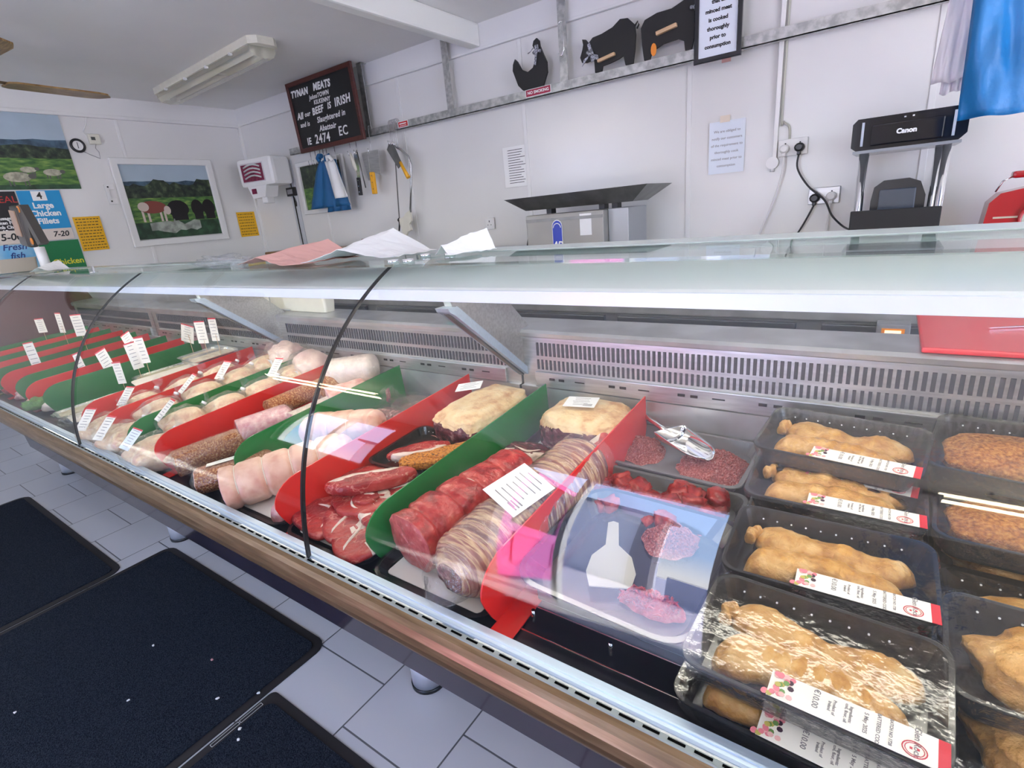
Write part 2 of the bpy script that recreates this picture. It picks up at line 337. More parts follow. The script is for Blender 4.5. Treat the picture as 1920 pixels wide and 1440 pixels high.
# the street outside
struct(MB().box((-30, -30, -.16), (30, YF - .13, -.10), mat('asphalt', (.50, .47, .58), .9, var=.2, vscale=8)).build('ground'))
b = MB(); b.box((-9.5, -7.5, -.1), (-2.4, -7.0, 3.3), mat('pebbledash', (.86, .84, .88), .9, var=.2, vscale=30)); b.box((-9.6, -7.6, 3.3), (-2.3, -6.8, 3.42), mat('roof_edge', (.12, .15, .2), .6)); b.box((-2.7, -7.2, -.1), (-2.35, -6.9, 3.3), mat('dark_stone', (.25, .22, .24), .8))
tag(b.build('street_wall'), 'pale pebbledashed building across the street outside the door', 'building')
b = MB(); b.box((-1.9, -6.5, -.1), (1.6, -6.2, .85), mat('garden_wall', (.45, .48, .62), .8, var=.2)); 
tag(b.build('garden_wall'), 'low grey wall across the street outside the door', 'wall')

# ---------------------------------------------------------------- floor mats
def floor_mat_obj(lo, hi, label, r=.06):
    o = empty('floor_mat', (lo[0], lo[1], 0)); tag(o, label, 'mat', 'black entrance mats on the tiled floor')
    def rr(a, c, q, z):
        p = []
        for (cx, cy, s) in ((c[0] - q, c[1] - q, 0), (a[0] + q, c[1] - q, 1), (a[0] + q, a[1] + q, 2), (c[0] - q, a[1] + q, 3)):
            for k in range(5): t = (s + k / 4) * pi / 2; p.append((cx + q * cos(t) - lo[0], cy + q * sin(t) - lo[1], z))
        return p
    b = MB(); b.poly(rr(lo, hi, r, .0005), (0, 0, .004), mat_edge); b.build('rubber_edge', o)
    b = MB(); e = .03; b.poly(rr((lo[0] + e, lo[1] + e), (hi[0] - e, hi[1] - e), .03, .0046), (0, 0, .004), mat_m); b.build('carpet_pile', o)
    return o
floor_mat_obj((-4.2, -1.3), (-2.718, .571), 'black floor mat furthest from the camera, towards the far left corner')
fm = floor_mat_obj((-2.708, -1.3), (-1.48, .772), 'largest black floor mat in the middle, reaching closest to the counter foot', .05)
fm = floor_mat_obj((-1.47, -1.3), (.6, .556), 'black floor mat nearest the camera with a small white maker label', .02)
b = MB(); M_ = frame((-1.452, .43, .0095), (0, 1, 0), (-1, 0, 0))
for a, c in (((-.085, -.006), (.0, .006)), ((.003, -.006), (.075, .006))):
    for q in (((a[0], a[1]), (c[0], a[1] + .0008)), ((a[0], c[1] - .0008), (c[0], c[1])), ((a[0], a[1]), (a[0] + .0008, c[1])), ((c[0] - .0008, a[1]), (c[0], c[1]))):
        b.box((q[0][0], q[0][1], 0), (q[1][0], q[1][1], .0006), paper)
o = b.build('maker_label', fm); o.matrix_local = Matrix.Translation((1.47, 1.3, 0)) @ M_
random.seed(3)
crumbs = [(-1.78, .51), (-1.60, .44), (-1.43, .42), (-1.40, .40), (-1.32, .32), (-1.86, .28), (-2.05, .43), (-1.50, .52), (-1.20, .28), (-2.15, .06)]
for i, (x, y) in enumerate(crumbs):
    z = .0086; b = MB(); r = bmesh.ops.create_icosphere(b.b, subdivisions=1, radius=.0045)
    for v in r['verts']: v.co = Vector((v.co.x * random.uniform(.8, 1.8), v.co.y, v.co.z * .4)) * random.uniform(.8, 1.3)
    b._fin(b.b.faces[:], white_pl if i % 4 else pork_cut); tag(b.build('crumb', None, (x, y, z + .002), (0, 0, i)), 'tiny pale crumb fallen on the black floor mats', 'crumb', 'crumbs on the floor mats')

# ---------------------------------------------------------------- refrigerated counter
XA, XB_ = -4.74, .98
SEAMS = (-3.455, -2.168, -.881, .406)
ct = empty('display_counter', (-1.9, .9, 0)); tag(ct, 'long refrigerated butcher counter with curved glass front, steel deck and bronze bumper rail', 'display counter')
OFF = Vector((1.9, -.9, 0))
def cb(b, name, parent=None, **k):
    o = b.build(name, parent or ct, **k)
    if parent is None: o.location = OFF
    return o
def prof(b, pts, m, x0=XA, x1=XB_, smooth=False): return b.poly([(x0, y, z) for y, z in pts], (x1 - x0, 0, 0), m, smooth)
b = MB(); prof(b, [(.755, .15), (.735, .40), (.60, .60), (.455, .70), (.455, .712), (1.62, .70), (1.62, .15)], dark_panel); cb(b, 'base_panel')
b = MB(); prof(b, [(.4495, .7835), (.441, .781), (.434, .774), (.4295, .762), (.428, .748), (.4305, .735), (.4365, .7225), (.446, .714), (.462, .712), (.462, .78)], bronze, smooth=False); cb(b, 'bumper_rail')
b = MB(); prof(b, [(.4497, .7838), (.4515, .7850), (.4530, .7825), (.4640, .7812), (.4640, .712), (.451, .712)], mat('dull_strip_steel', (.26, .30, .31), .5, .5)); cb(b, 'slotted_strip')
slotb = mat('slot_shadow_black', (.004, .004, .004), 1, spec=0)
b = MB()
x = XA + .02
while x < XB_ - .02: b.box((x, .4568, .7815), (x + .021, .4602, .7829), slotb); x += .0315
cb(b, 'vent_slots')
b = MB(); prof(b, [(.4645, .7800), (.4655, .7835), (.469, .7850), (.4745, .7848), (.4755, .7865), (.478, .7865), (.4795, .784), (.492, .7825), (.4945, .778), (.4945, .74), (.4645, .74)], alum); cb(b, 'front_nosing')
b = MB(); prof(b, [(.4945, .740), (.4945, .772), (.506, .7315), (1.262, dz(1.262)), (1.262, .70), (.4945, .70)], deck_m); cb(b, 'deck')
b = MB()
for y, z in ((.548, .006), (.600, .006)): b.cyl((-.428, y, dz(y) + z), (.96, y, dz(y) + z), .0016, chrome, 8)
for x in (-.42, -.28, .05, .40): b.cyl((x, .574, dz(.574) + .002), (x, .574, dz(.574) + .026), .0035, chrome, 8)
cb(b, 'deck_wires')
# back plate with two rows of slots, one panel per cabinet
slot_m = mat('slot_dark', (.05, .05, .06), .6)
edges = (XA,) + SEAMS[:] + (XB_,)
for i in range(5):
    x0, x1 = edges[i] + .004, edges[i + 1] - .004
    b = MB(); b.box((x0, 1.262, .775), (x1, 1.276, 1.045), steel)
    b.box((x0 + .05, 1.250, .895), (x1 - .05, 1.262, .940), steel, .002)
    b.poly([(x0, 1.262, 1.040), (x0, 1.252, 1.045), (x0, 1.252, 1.050), (x0, 1.262, 1.05)], (x1 - x0, 0, 0), steel)
    if x1 > -2.2 or True:
        x = x0 + .055
        while x < x1 - .055:
            b.box((x, 1.2600, .988), (x + .0075, 1.2625, 1.028), slot_m)
            b.box((x, 1.2600, .946), (x + .0065, 1.2625, .976), slot_m); x += .0142
        k = x0 + .10
        while k < x1 - .1:
            for q in (0, .032): b.box((k + q, 1.2485, .918), (k + q + .018, 1.2505, .925), rubber)
            b.box((k + .085, 1.2485, .920), (k + .115, 1.2505, .923), rubber); k += .19
    b.box((x0, 1.248, .80), (x1, 1.262, .893), steel_w); cb(b, 'back_plate')
b = MB(); prof(b, [(1.252, 1.046), (1.250, 1.058), (1.258, 1.066), (1.385, 1.0735), (1.385, 1.05), (1.252, 1.04)], steel_w); cb(b, 'worktop')
b = MB(); prof(b, [(1.30, .70), (1.30, 1.04), (1.38, 1.04), (1.38, .70)], steel, XA, XB_); cb(b, 'rear_panel')
# end panel on the left
b = MB(); b.poly([(XA - .02, y, z) for y, z in ((.43, .70), (.43, .79), (.60, 1.19), (.80, 1.30), (1.30, 1.30), (1.39, 1.07), (1.39, .70))], (.018, 0, 0), mat('end_panel', (.10, .025, .025), .3)); cb(b, 'end_panel')
# curved glass: thin sheet with thickness
Q = ((.4616, .7766), (.4692, 1.0115), (.5822, 1.2036), (.7932, 1.3102))
def bz(t): return tuple(sum(c * Q[i][k] for i, c in enumerate(((1 - t) ** 3, 3 * t * (1 - t) ** 2, 3 * t * t * (1 - t), t ** 3))) for k in (0, 1))
CUR = [bz(i / 40) for i in range(41)]
CUR[0] = (.4616, .783)
for i in range(5):
    x0, x1 = edges[i] + .0025, edges[i + 1] - .0025
    b = MB(); INN = []
    for k, (y, z) in enumerate(CUR):
        ty, tz = (CUR[min(k + 1, 40)][0] - CUR[max(k - 1, 0)][0], CUR[min(k + 1, 40)][1] - CUR[max(k - 1, 0)][1]); q = math.hypot(ty, tz)
        INN.append((y + .006 * tz / q, z - .006 * ty / q))
    for cc in (CUR, INN): b.sheet([[(x0, y, z) for y, z in cc], [(x1, y, z) for y, z in cc]], glass_m)
    for xx in (x0, x1): b.sheet([[(xx, y, z) for y, z in CUR], [(xx, y, z) for y, z in INN]], glass_m, False)
    for k in (0, -1): b.sheet([[(x0, *CUR[k]), (x1, *CUR[k])], [(x0, *INN[k]), (x1, *INN[k])]], glass_m, False)
    cb(b, 'curved_glass')
for x in SEAMS:
    b = MB(); b.loft([[(x - .0026, y - .0008, z), (x + .0026, y - .0008, z), (x + .0026, y + .007, z - .001), (x - .0026, y + .007, z - .001)] for y, z in CUR], rubber, smooth=False); cb(b, 'glass_seal')
# top glass, rear rail and lit white canopy
for i, (x0, x1) in enumerate(((XA, SEAMS[1] - .003), (SEAMS[1] + .003, SEAMS[2] - .003), (SEAMS[2] + .003, XB_))):
    b = MB(); b.box((x0, .795, 1.3085), (x1, 1.03, 1.3145), topglass_m); cb(b, 'top_glass')
b = MB(); prof(b, [(1.03, 1.302), (1.03, 1.316), (1.105, 1.3185), (1.105, 1.300)], mat('frosted_rail', (.58, .66, .62), .25, var=.1, vscale=5)); cb(b, 'top_rail')
b = MB(); prof(b, [(.770, 1.243), (.762, 1.248), (.760, 1.258), (.762, 1.266)] + [(.775, 1.270), (.95, 1.279), (1.03, 1.284), (1.03, 1.262), (.80, 1.243)], white_can, XA + .02, XB_); cb(b, 'canopy')
b = MB(); prof(b, [(.7585, 1.2445), (.7585, 1.2665), (.762, 1.2675), (.762, 1.2435)], canopy_edge, XA + .02, XB_); cb(b, 'canopy_lip')
# brackets that carry the canopy
for x in (SEAMS[1], SEAMS[2], SEAMS[3]):
    b = MB(); b.poly([(x - .012, 1.262, .93), (x - .012, .975, 1.170), (x - .012, .945, 1.245), (x - .012, 1.10, 1.26), (x - .012, 1.30, 1.07), (x - .012, 1.30, .93)], (.024, 0, 0), steel)
    b.poly([(x - .022, 1.262, .925), (x - .022, .965, 1.168), (x - .022, .945, 1.180), (x - .022, .940, 1.19), (x - .022, .975, 1.19), (x - .022, 1.268, .945)], (.044, 0, 0), alum)
    b.poly([(x - .008, 1.258, .922), (x - .008, .955, 1.171), (x - .008, .955, 1.176), (x - .008, 1.262, .93)], (.016, 0, 0), dark_steel)
    cb(b, 'bracket')
for x0, x1 in ((-4.6, -3.52), (-3.38, -2.24), (-2.12, -.95), (-.82, .36)):
    b = MB(); b.cyl((x0, .90, 1.232), (x1, .90, 1.232), .011, tube_m, 12); o = cb(b, 'light_tube')
for x in (-4.36, -2.75, -1.055, .55):
    b = MB(); b.cyl((x, .845, .012), (x, .845, .16), .053, mat('satin_leg_steel', (.72, .74, .80), .3, .55), 28); cb(b, 'leg')
    b = MB(); b.cyl((x, .845, 0), (x, .845, .014), .056, rubber, 28); cb(b, 'leg_foot')
for x in (-4.36, -2.75, -1.055, .55):
    b = MB(); b.cyl((x, 1.50, 0), (x, 1.50, .16), .05, chrome, 16); cb(b, 'leg')
b = MB(); b.box((-2.66, .806, 1.3155), (-2.645, .812, 1.34), steel); b.cyl((-2.652, .81, 1.315), (-2.652, .81, 1.319), .014, chrome); cb(b, 'glass_clamp')
for x, y in ((-.905, .83), (-.857, .83), (-.92, .95), (-.85, .96)):
    b = MB(); b.cyl((x, y, 1.3145), (x, y, 1.322), .013, chrome, 16); cb(b, 'glass_clamp')

# ---------------------------------------------------------------- added unseen fill lights over the customer side, to brighten room and ceiling
fill_glow = mat('fill_tube_glow', (.9, .9, .85), .5, emit=(1, .86, .64), estr=30)
for i, (x, y) in enumerate(((-3.3, -.75), (.9, -.75))):
    o = empty('added_fill_light', (x, y, ZC - .13)); tag(o, ('added unseen twin tube fill light over the left of the shop floor', 'added unseen twin tube fill light over the right of the shop floor')[i], 'ceiling light')
    b = MB(); b.box((-.7, -.022, -.035), (.7, .022, 0), cream_pl, .006); b.build('housing', o)
    for k in (-.5, .5): b = MB(); b.cyl((k, 0, 0), (k, 0, .13), .006, steel, 8); b.build('suspension_rod', o)
    for q in (-.045, .045): b = MB(); b.cyl((-.66, q, -.058), (.66, q, -.058), .014, fill_glow, 10); b.build('tube', o)
    for k in (-.665, .645): b = MB(); b.box((k, -.055, -.075), (k + .02, .055, -.034), cream_pl); b.build('tube_holder', o)

# ---------------------------------------------------------------- dividers
def divider(x, m, label, y0=.522, y1=1.246, h=.125, lean=0, foot=True):
    o = empty('divider', (x, y0, dz(y0)), 0, SL); L_ = y1 - y0
    tag(o, label, 'divider', 'red and green plastic dividers along the counter deck')
    pts = []
    for k in range(7): t = pi - k / 6 * pi / 2; pts.append((.075 + .075 * cos(t) + .003, h - .055 + .055 * sin(t)))
    pts = [(.030, .002), (.020, .02), (.008, .05)] + pts + [(L_, h + .0), (L_, .002)]
    b = MB(); b.poly([(-.0015 + lean * z, y, z) for y, z in pts], (.003, 0, 0), m); b.build('panel', o)
    b = MB(); b.box((0, .0, .0), (.045, L_, .0025), m, .001); b.build('foot', o); return o
divider(-.478, red_div, 'red divider right of the two long beef roasts, nearest the camera', .515)
divider(-.782, green_div, 'green divider between the raw steaks and the tied beef roast', .535)
divider(-1.076, red_div, 'red divider between the raw steaks and the scored pork roll', .520)
divider(-1.40, green_div, 'green divider between the scored pork roll and the peppered salami', .60, 1.246)
divider(-1.728, red_div, 'red divider between the bagged chickens and the peppered salami', .530)
divider(-1.955, green_div, 'green divider showing behind the nearest bagged chicken', .540)
divider(-2.165, red_div, 'red divider in the middle of the front row of chickens', .540)
divider(-2.385, red_div, 'red divider between the foil trays and the bagged chickens', .545)
divider(-2.90, green_div, 'green divider just left of the long foil tray', .560)
divider(-3.085, red_div, 'red divider third from the foil trays towards the far end', .545)
divider(-3.29, green_div, 'green divider left of the bright red one, near the second glass joint', .555)
far = [(-3.52, red_div, 'red'), (-3.70, green_div, 'green'), (-3.90, red_div, 'red'), (-4.10, green_div, 'green'), (-4.30, red_div, 'red'), (-4.50, green_div, 'green')]
wh = ('first', 'second', 'third')
for i, (x, m_, c) in enumerate(far): divider(x, m_, f'{wh[i // 2]} {c} divider beyond the far glass joint, counted towards the left wall', .55)

# ================================================================ things on the walls
UX, UY, UZ = Vector((1, 0, 0)), Vector((0, 1, 0)), Vector((0, 0, 1))
def wallB(x, z, y=None): return frame((x, (YB - .007) if y is None else y, z), UX, UZ)       # faces -y
def wallL(y, z, x=None): return frame((XW + .007 if x is None else x, y, z), UY, UZ)          # faces +x (x axis = +y)
def place(o, M): o.matrix_world = M; return o
def flat(b, pts, z0, z1, m): return b.poly([(x, y, z0) for x, y in pts], (0, 0, z1 - z0), m)
def rect(b, x0, y0, x1, y1, z0, z1, m): return b.box((min(x0, x1), min(y0, y1), z0), (max(x0, x1), max(y0, y1), z1), m)
def ell(cx, cy, rx, ry, n=16, a0=0): return [(cx + rx * cos(a0 + 2 * pi * k / n), cy + ry * sin(a0 + 2 * pi * k / n)) for k in range(n)]

def ring(b, w, h, tx, ty, z0, z1, m):
    def q(x, y, z): return [(-x, -y, z), (x, -y, z), (x, y, z), (-x, y, z)]
    return b.loft([q(w, h, z0), q(w, h, z1 - .003), q(w - .003, h - .003, z1), q(w - tx + .003, h - ty + .003, z1), q(w - tx, h - ty, z1 - .003), q(w - tx, h - ty, z0), q(w, h, z0)], m, caps=False, smooth=False)
sky_p = mat('picture_sky', (.42, .52, .60), .35, var=.06, vscale=4)
hill_p = mat('picture_hills', (.07, .13, .19), .4, var=.5, vscale=22)
tree_p = mat('picture_trees', (.03, .05, .03), .4, bump=0, vscale=26, ramp=[(.35, (.010, .016, .014)), (.55, (.035, .055, .03)), (.75, (.12, .17, .08))])
grass_p = mat('picture_grass', (.10, .22, .04), .4, vscale=14, stretch=(1, 4, 1), ramp=[(.35, (.03, .10, .03)), (.55, (.10, .22, .045)), (.72, (.24, .36, .08))])
grass_d = mat('picture_grass_shade', (.03, .09, .04), .4, var=.6, vscale=16)
sheep_m = mat('picture_sheep', (.50, .48, .36), .5, var=.45, vscale=30)
sheep_h = mat('picture_sheep_dark', (.10, .10, .09), .5)
cow_b = mat('picture_black_cattle', (.010, .008, .008), .4)
cow_r = mat('picture_brown_cow', (.22, .05, .035), .4)
cow_w = mat('picture_white_cow', (.62, .52, .46), .4)
rock_m = mat('picture_rock', (.42, .46, .40), .5, var=.5, vscale=18)

def jag(x0, x1, y, a, n, seed): 
    rr = random.Random(seed); return [(x0 + (x1 - x0) * i / n, y + rr.uniform(-a, a)) for i in range(n + 1)]
# large unframed sheep poster on the left wall
o = empty('sheep_poster'); tag(o, 'large unframed landscape poster of sheep grazing, high on the left wall', 'poster')
place(o, wallL(1.02, 2.08)); b = MB()
rect(b, -.56, .06, .557, .25, 0, .001, sky_p)
flat(b, jag(-.56, .557, .075, .006, 12, 1) + [(.557, -.02), (-.56, -.02)], .001, .0016, hill_p)
flat(b, jag(-.56, .557, .03, .012, 20, 2) + [(.557, -.10), (-.56, -.10)], .0016, .0022, tree_p)
rect(b, -.56, -.245, .557, -.045, .0022, .0028, grass_p)
rect(b, -.56, -.245, .557, -.215, .0028, .0030, grass_d)
b.build('print', o)
for cx, cy, s in ((.42, -.135, .72), (.22, -.165, 1.0), (.29, -.118, .6), (.06, -.105, .66), (-.2, -.13, .8)):
    b = MB(); flat(b, ell(cx, cy, .075 * s, .032 * s), .003, .0036, sheep_m); flat(b, ell(cx + .08 * s, cy + .005, .022 * s, .018 * s, 10), .0036, .0040, sheep_h)
    for q in (-.05, -.03, .03, .05): rect(b, cx + q * s - .004, cy - .058 * s, cx + q * s + .004, cy - .02 * s, .003, .0034, sheep_h)
    b.build('sheep_print', o)
# framed cattle picture
o = empty('cattle_picture'); tag(o, 'white framed picture of a brown cow and three black cattle in a field', 'picture')
place(o, wallL(2.176, 1.722)); b = MB(); w, h = .378, .327
ring(b, w, h, .048, .046, 0, .026, trim_m)
b.build('frame', o); b = MB()
rect(b, -.33, .11, .34, .29, .006, .007, sky_p); flat(b, jag(-.33, .34, .16, .006, 10, 3) + [(.34, .05), (-.33, .05)], .007, .0076, hill_p)
flat(b, jag(-.33, .34, .15, .03, 18, 4) + [(.34, .0), (-.33, .0)], .0076, .0082, tree_p)
rect(b, -.33, -.275, .34, .035, .0082, .0088, grass_p); rect(b, -.33, -.275, .34, -.15, .0088, .0092, grass_d)
flat(b, jag(-.22, .17, -.16, .018, 9, 5) + jag(-.22, .17, -.225, .02, 9, 6)[::-1], .0092, .0096, rock_m); flat(b, [(-.05, -.2), (-.035, -.13), (-.027, -.13), (-.02, -.2)], .0096, .010, rock_m)
b.build('print', o)
b = MB(); flat(b, ell(-.17, -.035, .105, .048), .0094, .010, cow_r); flat(b, ell(-.235, -.03, .04, .035), .0100, .0104, cow_w); flat(b, ell(-.065, -.062, .026, .034, 12), .0100, .0106, cow_w)
for q in (-.25, -.21, -.12, -.09): rect(b, q - .008, -.145, q + .008, -.05, .0093, .0098, cow_w)
b.build('brown_cow_print', o)
for cx, rx in ((.02, .085), (.175, .05), (.27, .052)):
    b = MB(); flat(b, ell(cx, -.055, rx, .068), .0094, .010, cow_b); rect(b, cx - rx * .7, -.145, cx + rx * .75, -.06, .0094, .0099, cow_b); b.build('black_cow_print', o)
# yellow notices
for (y, z, w, h, lab, n) in ((1.549, 1.522, .168, .24, 'larger yellow handwritten notice beside the blue and green offer posters', 11), (2.766, 1.506, .172, .215, 'yellow notice right of the framed cattle picture, near the corner', 8)):
    o = empty('yellow_notice'); tag(o, lab, 'notice'); place(o, wallL(y, z)); b = MB(); rect(b, -w / 2, -h / 2, w / 2, h / 2, 0, .0012, yel_paper); b.build('sheet', o)
    rr = random.Random(n); 
    for k in range(n):
        b = MB(); yy = h / 2 - (k + .8) * h / (n + .6); x = -w / 2 + .012
        while x < w / 2 - .02:
            q = rr.uniform(.008, .022); rect(b, x, yy - .0026, min(x + q, w / 2 - .01), yy + .0026, .0012, .0016, ink); x += q + .006
        b.build('written_line', o)
# offer posters
navy = mat('navy_print', (.02, .05, .22), .5); sky_b = mat('poster_pale_blue', (.28, .55, .75), .5, vscale=6, ramp=[(.35, (.10, .42, .75)), (.65, (.42, .66, .78))])
blue_p = mat('poster_blue', (.01, .28, .58), .5); green_p = mat('poster_green', (.006, .19, .06), .5); yel_t = mat('poster_yellow_text', (.72, .68, .04), .5); black_p = mat('poster_black', (.012, .012, .014), .5); red_t = mat('poster_red_text', (.55, .03, .03), .5); pale_strip = mat('poster_price_strip', (.72, .64, .56), .6)
def poster(name, y0, y1, z0, z1, m, label):
    o = empty(name); tag(o, label, 'poster', 'offer posters on the left wall'); place(o, wallL((y0 + y1) / 2, (z0 + z1) / 2))
    b = MB(); rect(b, -(y1 - y0) / 2, -(z1 - z0) / 2, (y1 - y0) / 2, (z1 - z0) / 2, 0, .0014, m); b.build('sheet', o); return o
o = poster('meal_deal_poster', .93, 1.196, 1.49, 1.825, black_p, 'black offer poster with white product list and a price strip of 5.00')
text('red_heading', 'MEAL', .06, red_t, o, Matrix.Translation((.06, .115, .0014)))
text('white_lettering', 'Sausages\nChicken Fillets\nLamb Chops\nBeef Burgers', .028, paper, o, Matrix.Translation((.03, -.045, .0014)), bold=.001)
b = MB(); rect(b, -.133, -.168, .133, -.085 + .005, .0014, .0022, pale_strip); st = b.build('price_strip', o); text('handwritten_price', '5-00', .062, ink, st, Matrix.Translation((.03, -.124, .0022)), bold=.0015, shear=.2)
o = poster('chicken_fillets_poster', 1.204, 1.442, 1.495, 1.828, blue_p, 'bright blue offer poster headed 4 Large Chicken Fillets')
b = MB(); rect(b, -.045, .10, .035, .163, .0014, .002, paper); st = b.build('number_card', o); text('handwritten_number', '4', .062, ink, st, Matrix.Translation((-.003, .131, .002)), bold=.001)
text('white_lettering', 'Large\nChicken\nFillets', .052, paper, o, Matrix.Translation((.0, .015, .0014)), bold=.0018)
b = MB(); rect(b, -.118, -.166, .118, -.088, .0014, .0022, pale_strip); st = b.build('price_strip', o); text('handwritten_price', '7-20', .05, ink, st, Matrix.Translation((.045, -.127, .0022)), bold=.0012, shear=.2)
o = poster('fresh_fish_poster', .94, 1.20, 1.22, 1.485, sky_b, 'pale blue poster saying Fresh fish in dark blue italics')
text('navy_lettering', 'Fresh\nfish\nevery\nFriday', .058, navy, o, Matrix.Translation((.02, .03, .0014)), shear=.3, bold=.001)
o = poster('chicken_legs_poster', 1.222, 1.456, 1.20, 1.49, green_p, 'dark green poster with yellow lettering about chicken legs')
text('yellow_lettering', 'Chicken\nLegs', .055, yel_t, o, Matrix.Translation((.02, -.03, .0014)), bold=.0012)
# dial gauge, thermometer box, bolt
o = empty('round_gauge'); tag(o, 'small round gauge with black rim beside the sheep poster', 'gauge'); place(o, wallL(1.636, 2.125)); b = MB()
b.loft([[(r * cos(2 * pi * k / 28), r * sin(2 * pi * k / 28), z) for k in range(28)] for r, z in ((.046, 0), (.048, .012), (.044, .018), (.033, .018), (.032, .010))], black_pl); b.build('rim', o)
b = MB(); flat(b, ell(0, 0, .033, .033, 24), .008, .011, paper); b.build('dial', o); b = MB(); b.box((-.002, -.018, .011), (.002, .022, .013), ink); b.build('needle', o)
o = empty('thermometer_box'); tag(o, 'small white digital thermometer box with a wire, next to the round gauge', 'thermometer'); place(o, wallL(1.749, 2.172)); b = MB(); b.box((-.036, -.034, 0), (.036, .034, .024), cream_pl, .005); b.build('case', o)
b = MB(); b.box((-.022, -.008, .024), (.004, .014, .0255), mat('lcd', (.08, .09, .08), .3)); b.build('screen', o)
b = MB(); b.tube([(.002, -.034, .008), (-.006, -.06, .006), (.008, -.085, .006), (.004, -.13, .006), (-.06, -.10, .005), (-.09, -.082, .004)], .0022, mat('thin_grey_cable', (.3, .3, .3), .5), 6)
b.tube([(-.03, .02, .006), (-.052, .05, .006), (-.02, .10, .006), (.0, .165, .006)], .0035, trim_m, 6); b.build('wire', o)
o = empty('wall_bracket'); tag(o, 'small white C shaped bracket left of the cattle picture', 'bracket'); place(o, wallL(1.752, 1.792)); b = MB()
flat(b, [(-.03, .07), (.03, .07), (.03, .035), (-.008, .035), (-.008, -.03), (.03, -.03), (.03, -.07), (-.03, -.07)], 0, .008, trim_m)
for q in (.052, -.05): flat(b, ell(-.01, q, .006, .006, 10), .008, .010, ink)
b.build('plate', o)
# framed picture partly hidden by aprons on the back wall
o = empty('pasture_picture'); tag(o, 'white framed green pasture picture partly hidden behind the hanging aprons', 'picture'); place(o, wallB(-3.83, 1.735)); b = MB(); w, h = .30, .205
ring(b, w, h, .035, .035, 0, .022, trim_m)
b.build('frame', o); b = MB(); rect(b, -w + .03, 0, w - .03, h - .03, .004, .005, tree_p); rect(b, -w + .03, -h + .03, w - .03, 0, .004, .0055, grass_p); rect(b, -.12, -.15, -.05, -.06, .0055, .006, cow_b); rect(b, .0, -.16, .08, -.08, .0055, .006, cow_b); b.build('print', o)
# cable trunk, switch
o = empty('wall_switch'); tag(o, 'small black framed switch on the cable trunk near the left corner', 'switch'); place(o, wallB(-4.262, 1.73)); b = MB(); b.box((-.055, -.035, 0), (.055, .035, .03), black_pl, .004); b.build('casing', o); b = MB(); b.box((-.035, -.018, .03), (.035, .018, .034), mat('grey_face', (.28, .28, .3), .4)); b.build('rocker', o)
b = MB(); b.box((-.004, .035, 0), (.004, .27, .01), rubber); b.box((-.004, -.60, 0), (.004, -.035, .01), rubber); b.tube([(.01, -.035, .015), (.03, -.09, .014), (.02, -.12, .01)], .005, rubber, 6); b.build('cable', o)
tag(MB().box((-4.30, YB - .011, 1.0), (-4.21, YB - .003, 1.98), mat('grey_trunking', (.55, .57, .60), .4)).build('trunking_panel'), 'flat grey vertical trunking panel behind the black switch', 'trunking')
# illuminated looking white display unit
o = empty('display_unit'); tag(o, 'white box shaped unit with a dark red striped front, mounted near the left corner', 'display unit'); place(o, frame((-4.33, 2.63, 1.895), Vector((.98, .20, 0)), UZ)); b = MB()
b.box((-.20, -.11, -.20), (.19, .11, 0), white_pl, .03); b.build('housing', o)
red_pt = mat('burgundy_panel', (.26, .02, .07), .35, var=.5, vscale=30)
b = MB(); rect(b, -.155, -.075, .095, .072, 0, .004, mat('pale_panel', (.62, .60, .62), .3)); b.build('front_panel', o)
b = MB(); rect(b, -.15, -.068, .085, .062, .004, .006, red_pt); b.build('burgundy_print', o)
for k in range(4):
    b = MB(); yy = .04 - k * .028; pa = [(-.12 + .18 * t, yy + .02 * sin(pi * t) , .007) for t in (0, .2, .4, .6, .8, 1)]
    b.tube(pa, .0065, mat('silver_stripe', (.62, .70, .68), .3), 6); b.build('silver_stripe', o)
b = MB(); b.poly([(-.14, -.10, -.14), (.08, -.10, -.14), (.04, -.195, -.14), (-.10, -.20, -.14)], (0, 0, .13), white_pl); b.build('lower_housing', o)
b = MB(); b.box((-.095, -.165, -.01), (-.045, -.125, -.006), red_pt); b.build('small_logo', o)
b = MB(); b.box((-.04, -.245, -.12), (.02, -.19, -.04), white_pl, .01); b.build('spout', o)
b = MB(); b.box((-.03, -.05, -.262), (.03, .05, -.19), steel); b.build('wall_mount', o)

# ---------------------------------------------------------------- hanging rail
o = empty('hanging_rail'); tag(o, 'long galvanised meat hanging rail running along the back wall under the ceiling', 'rail')
b = MB(); b.box((-4.1, 2.826, 1.997), (1.6, 2.832, 2.045), galv); b.box((-4.1, 2.826, 1.997), (1.6, 2.852, 2.002), galv); b.build('rail_bar', o)
for x in (-3.93, -3.13, -2.355, -1.535, -.70, .12, .95): b = MB(); b.box((x - .024, 2.834, 2.005), (x + .024, 2.839, ZC), galv); b.box((x - .024, 2.834, ZC - .006), (x + .024, 2.89, ZC), galv); b.build('hanger_post', o)
def shook(x, z, L_=.13, label=None, y=2.80, big=0):
    b = MB(); r = .013 + big; p = [(x, y + .04 + .0, z - .004)] + [(x, y + .022 + .020 * cos(t), z + .018 * sin(t)) for t in (0.3, 1, 1.6, 2.2, 2.9)]
    p += [(x, y, z - L_ + .02)] + [(x, y - .014 + .014 * cos(t), z - L_ + .014 * sin(t)) for t in (0, -.8, -1.6, -2.4, -3.1)] + [(x, y - .030, z - L_ + .018)]
    b.tube(p, .0028, chrome, 6); return tag(b.build('meat_hook'), label or 'steel S hook on the hanging rail, holding utensils or aprons below the chalkboard', 'hook', 'steel S hooks on the hanging rail')
for x in (-3.80, -3.74, -3.68, -3.64, -3.60): shook(x, 2.048, .15)
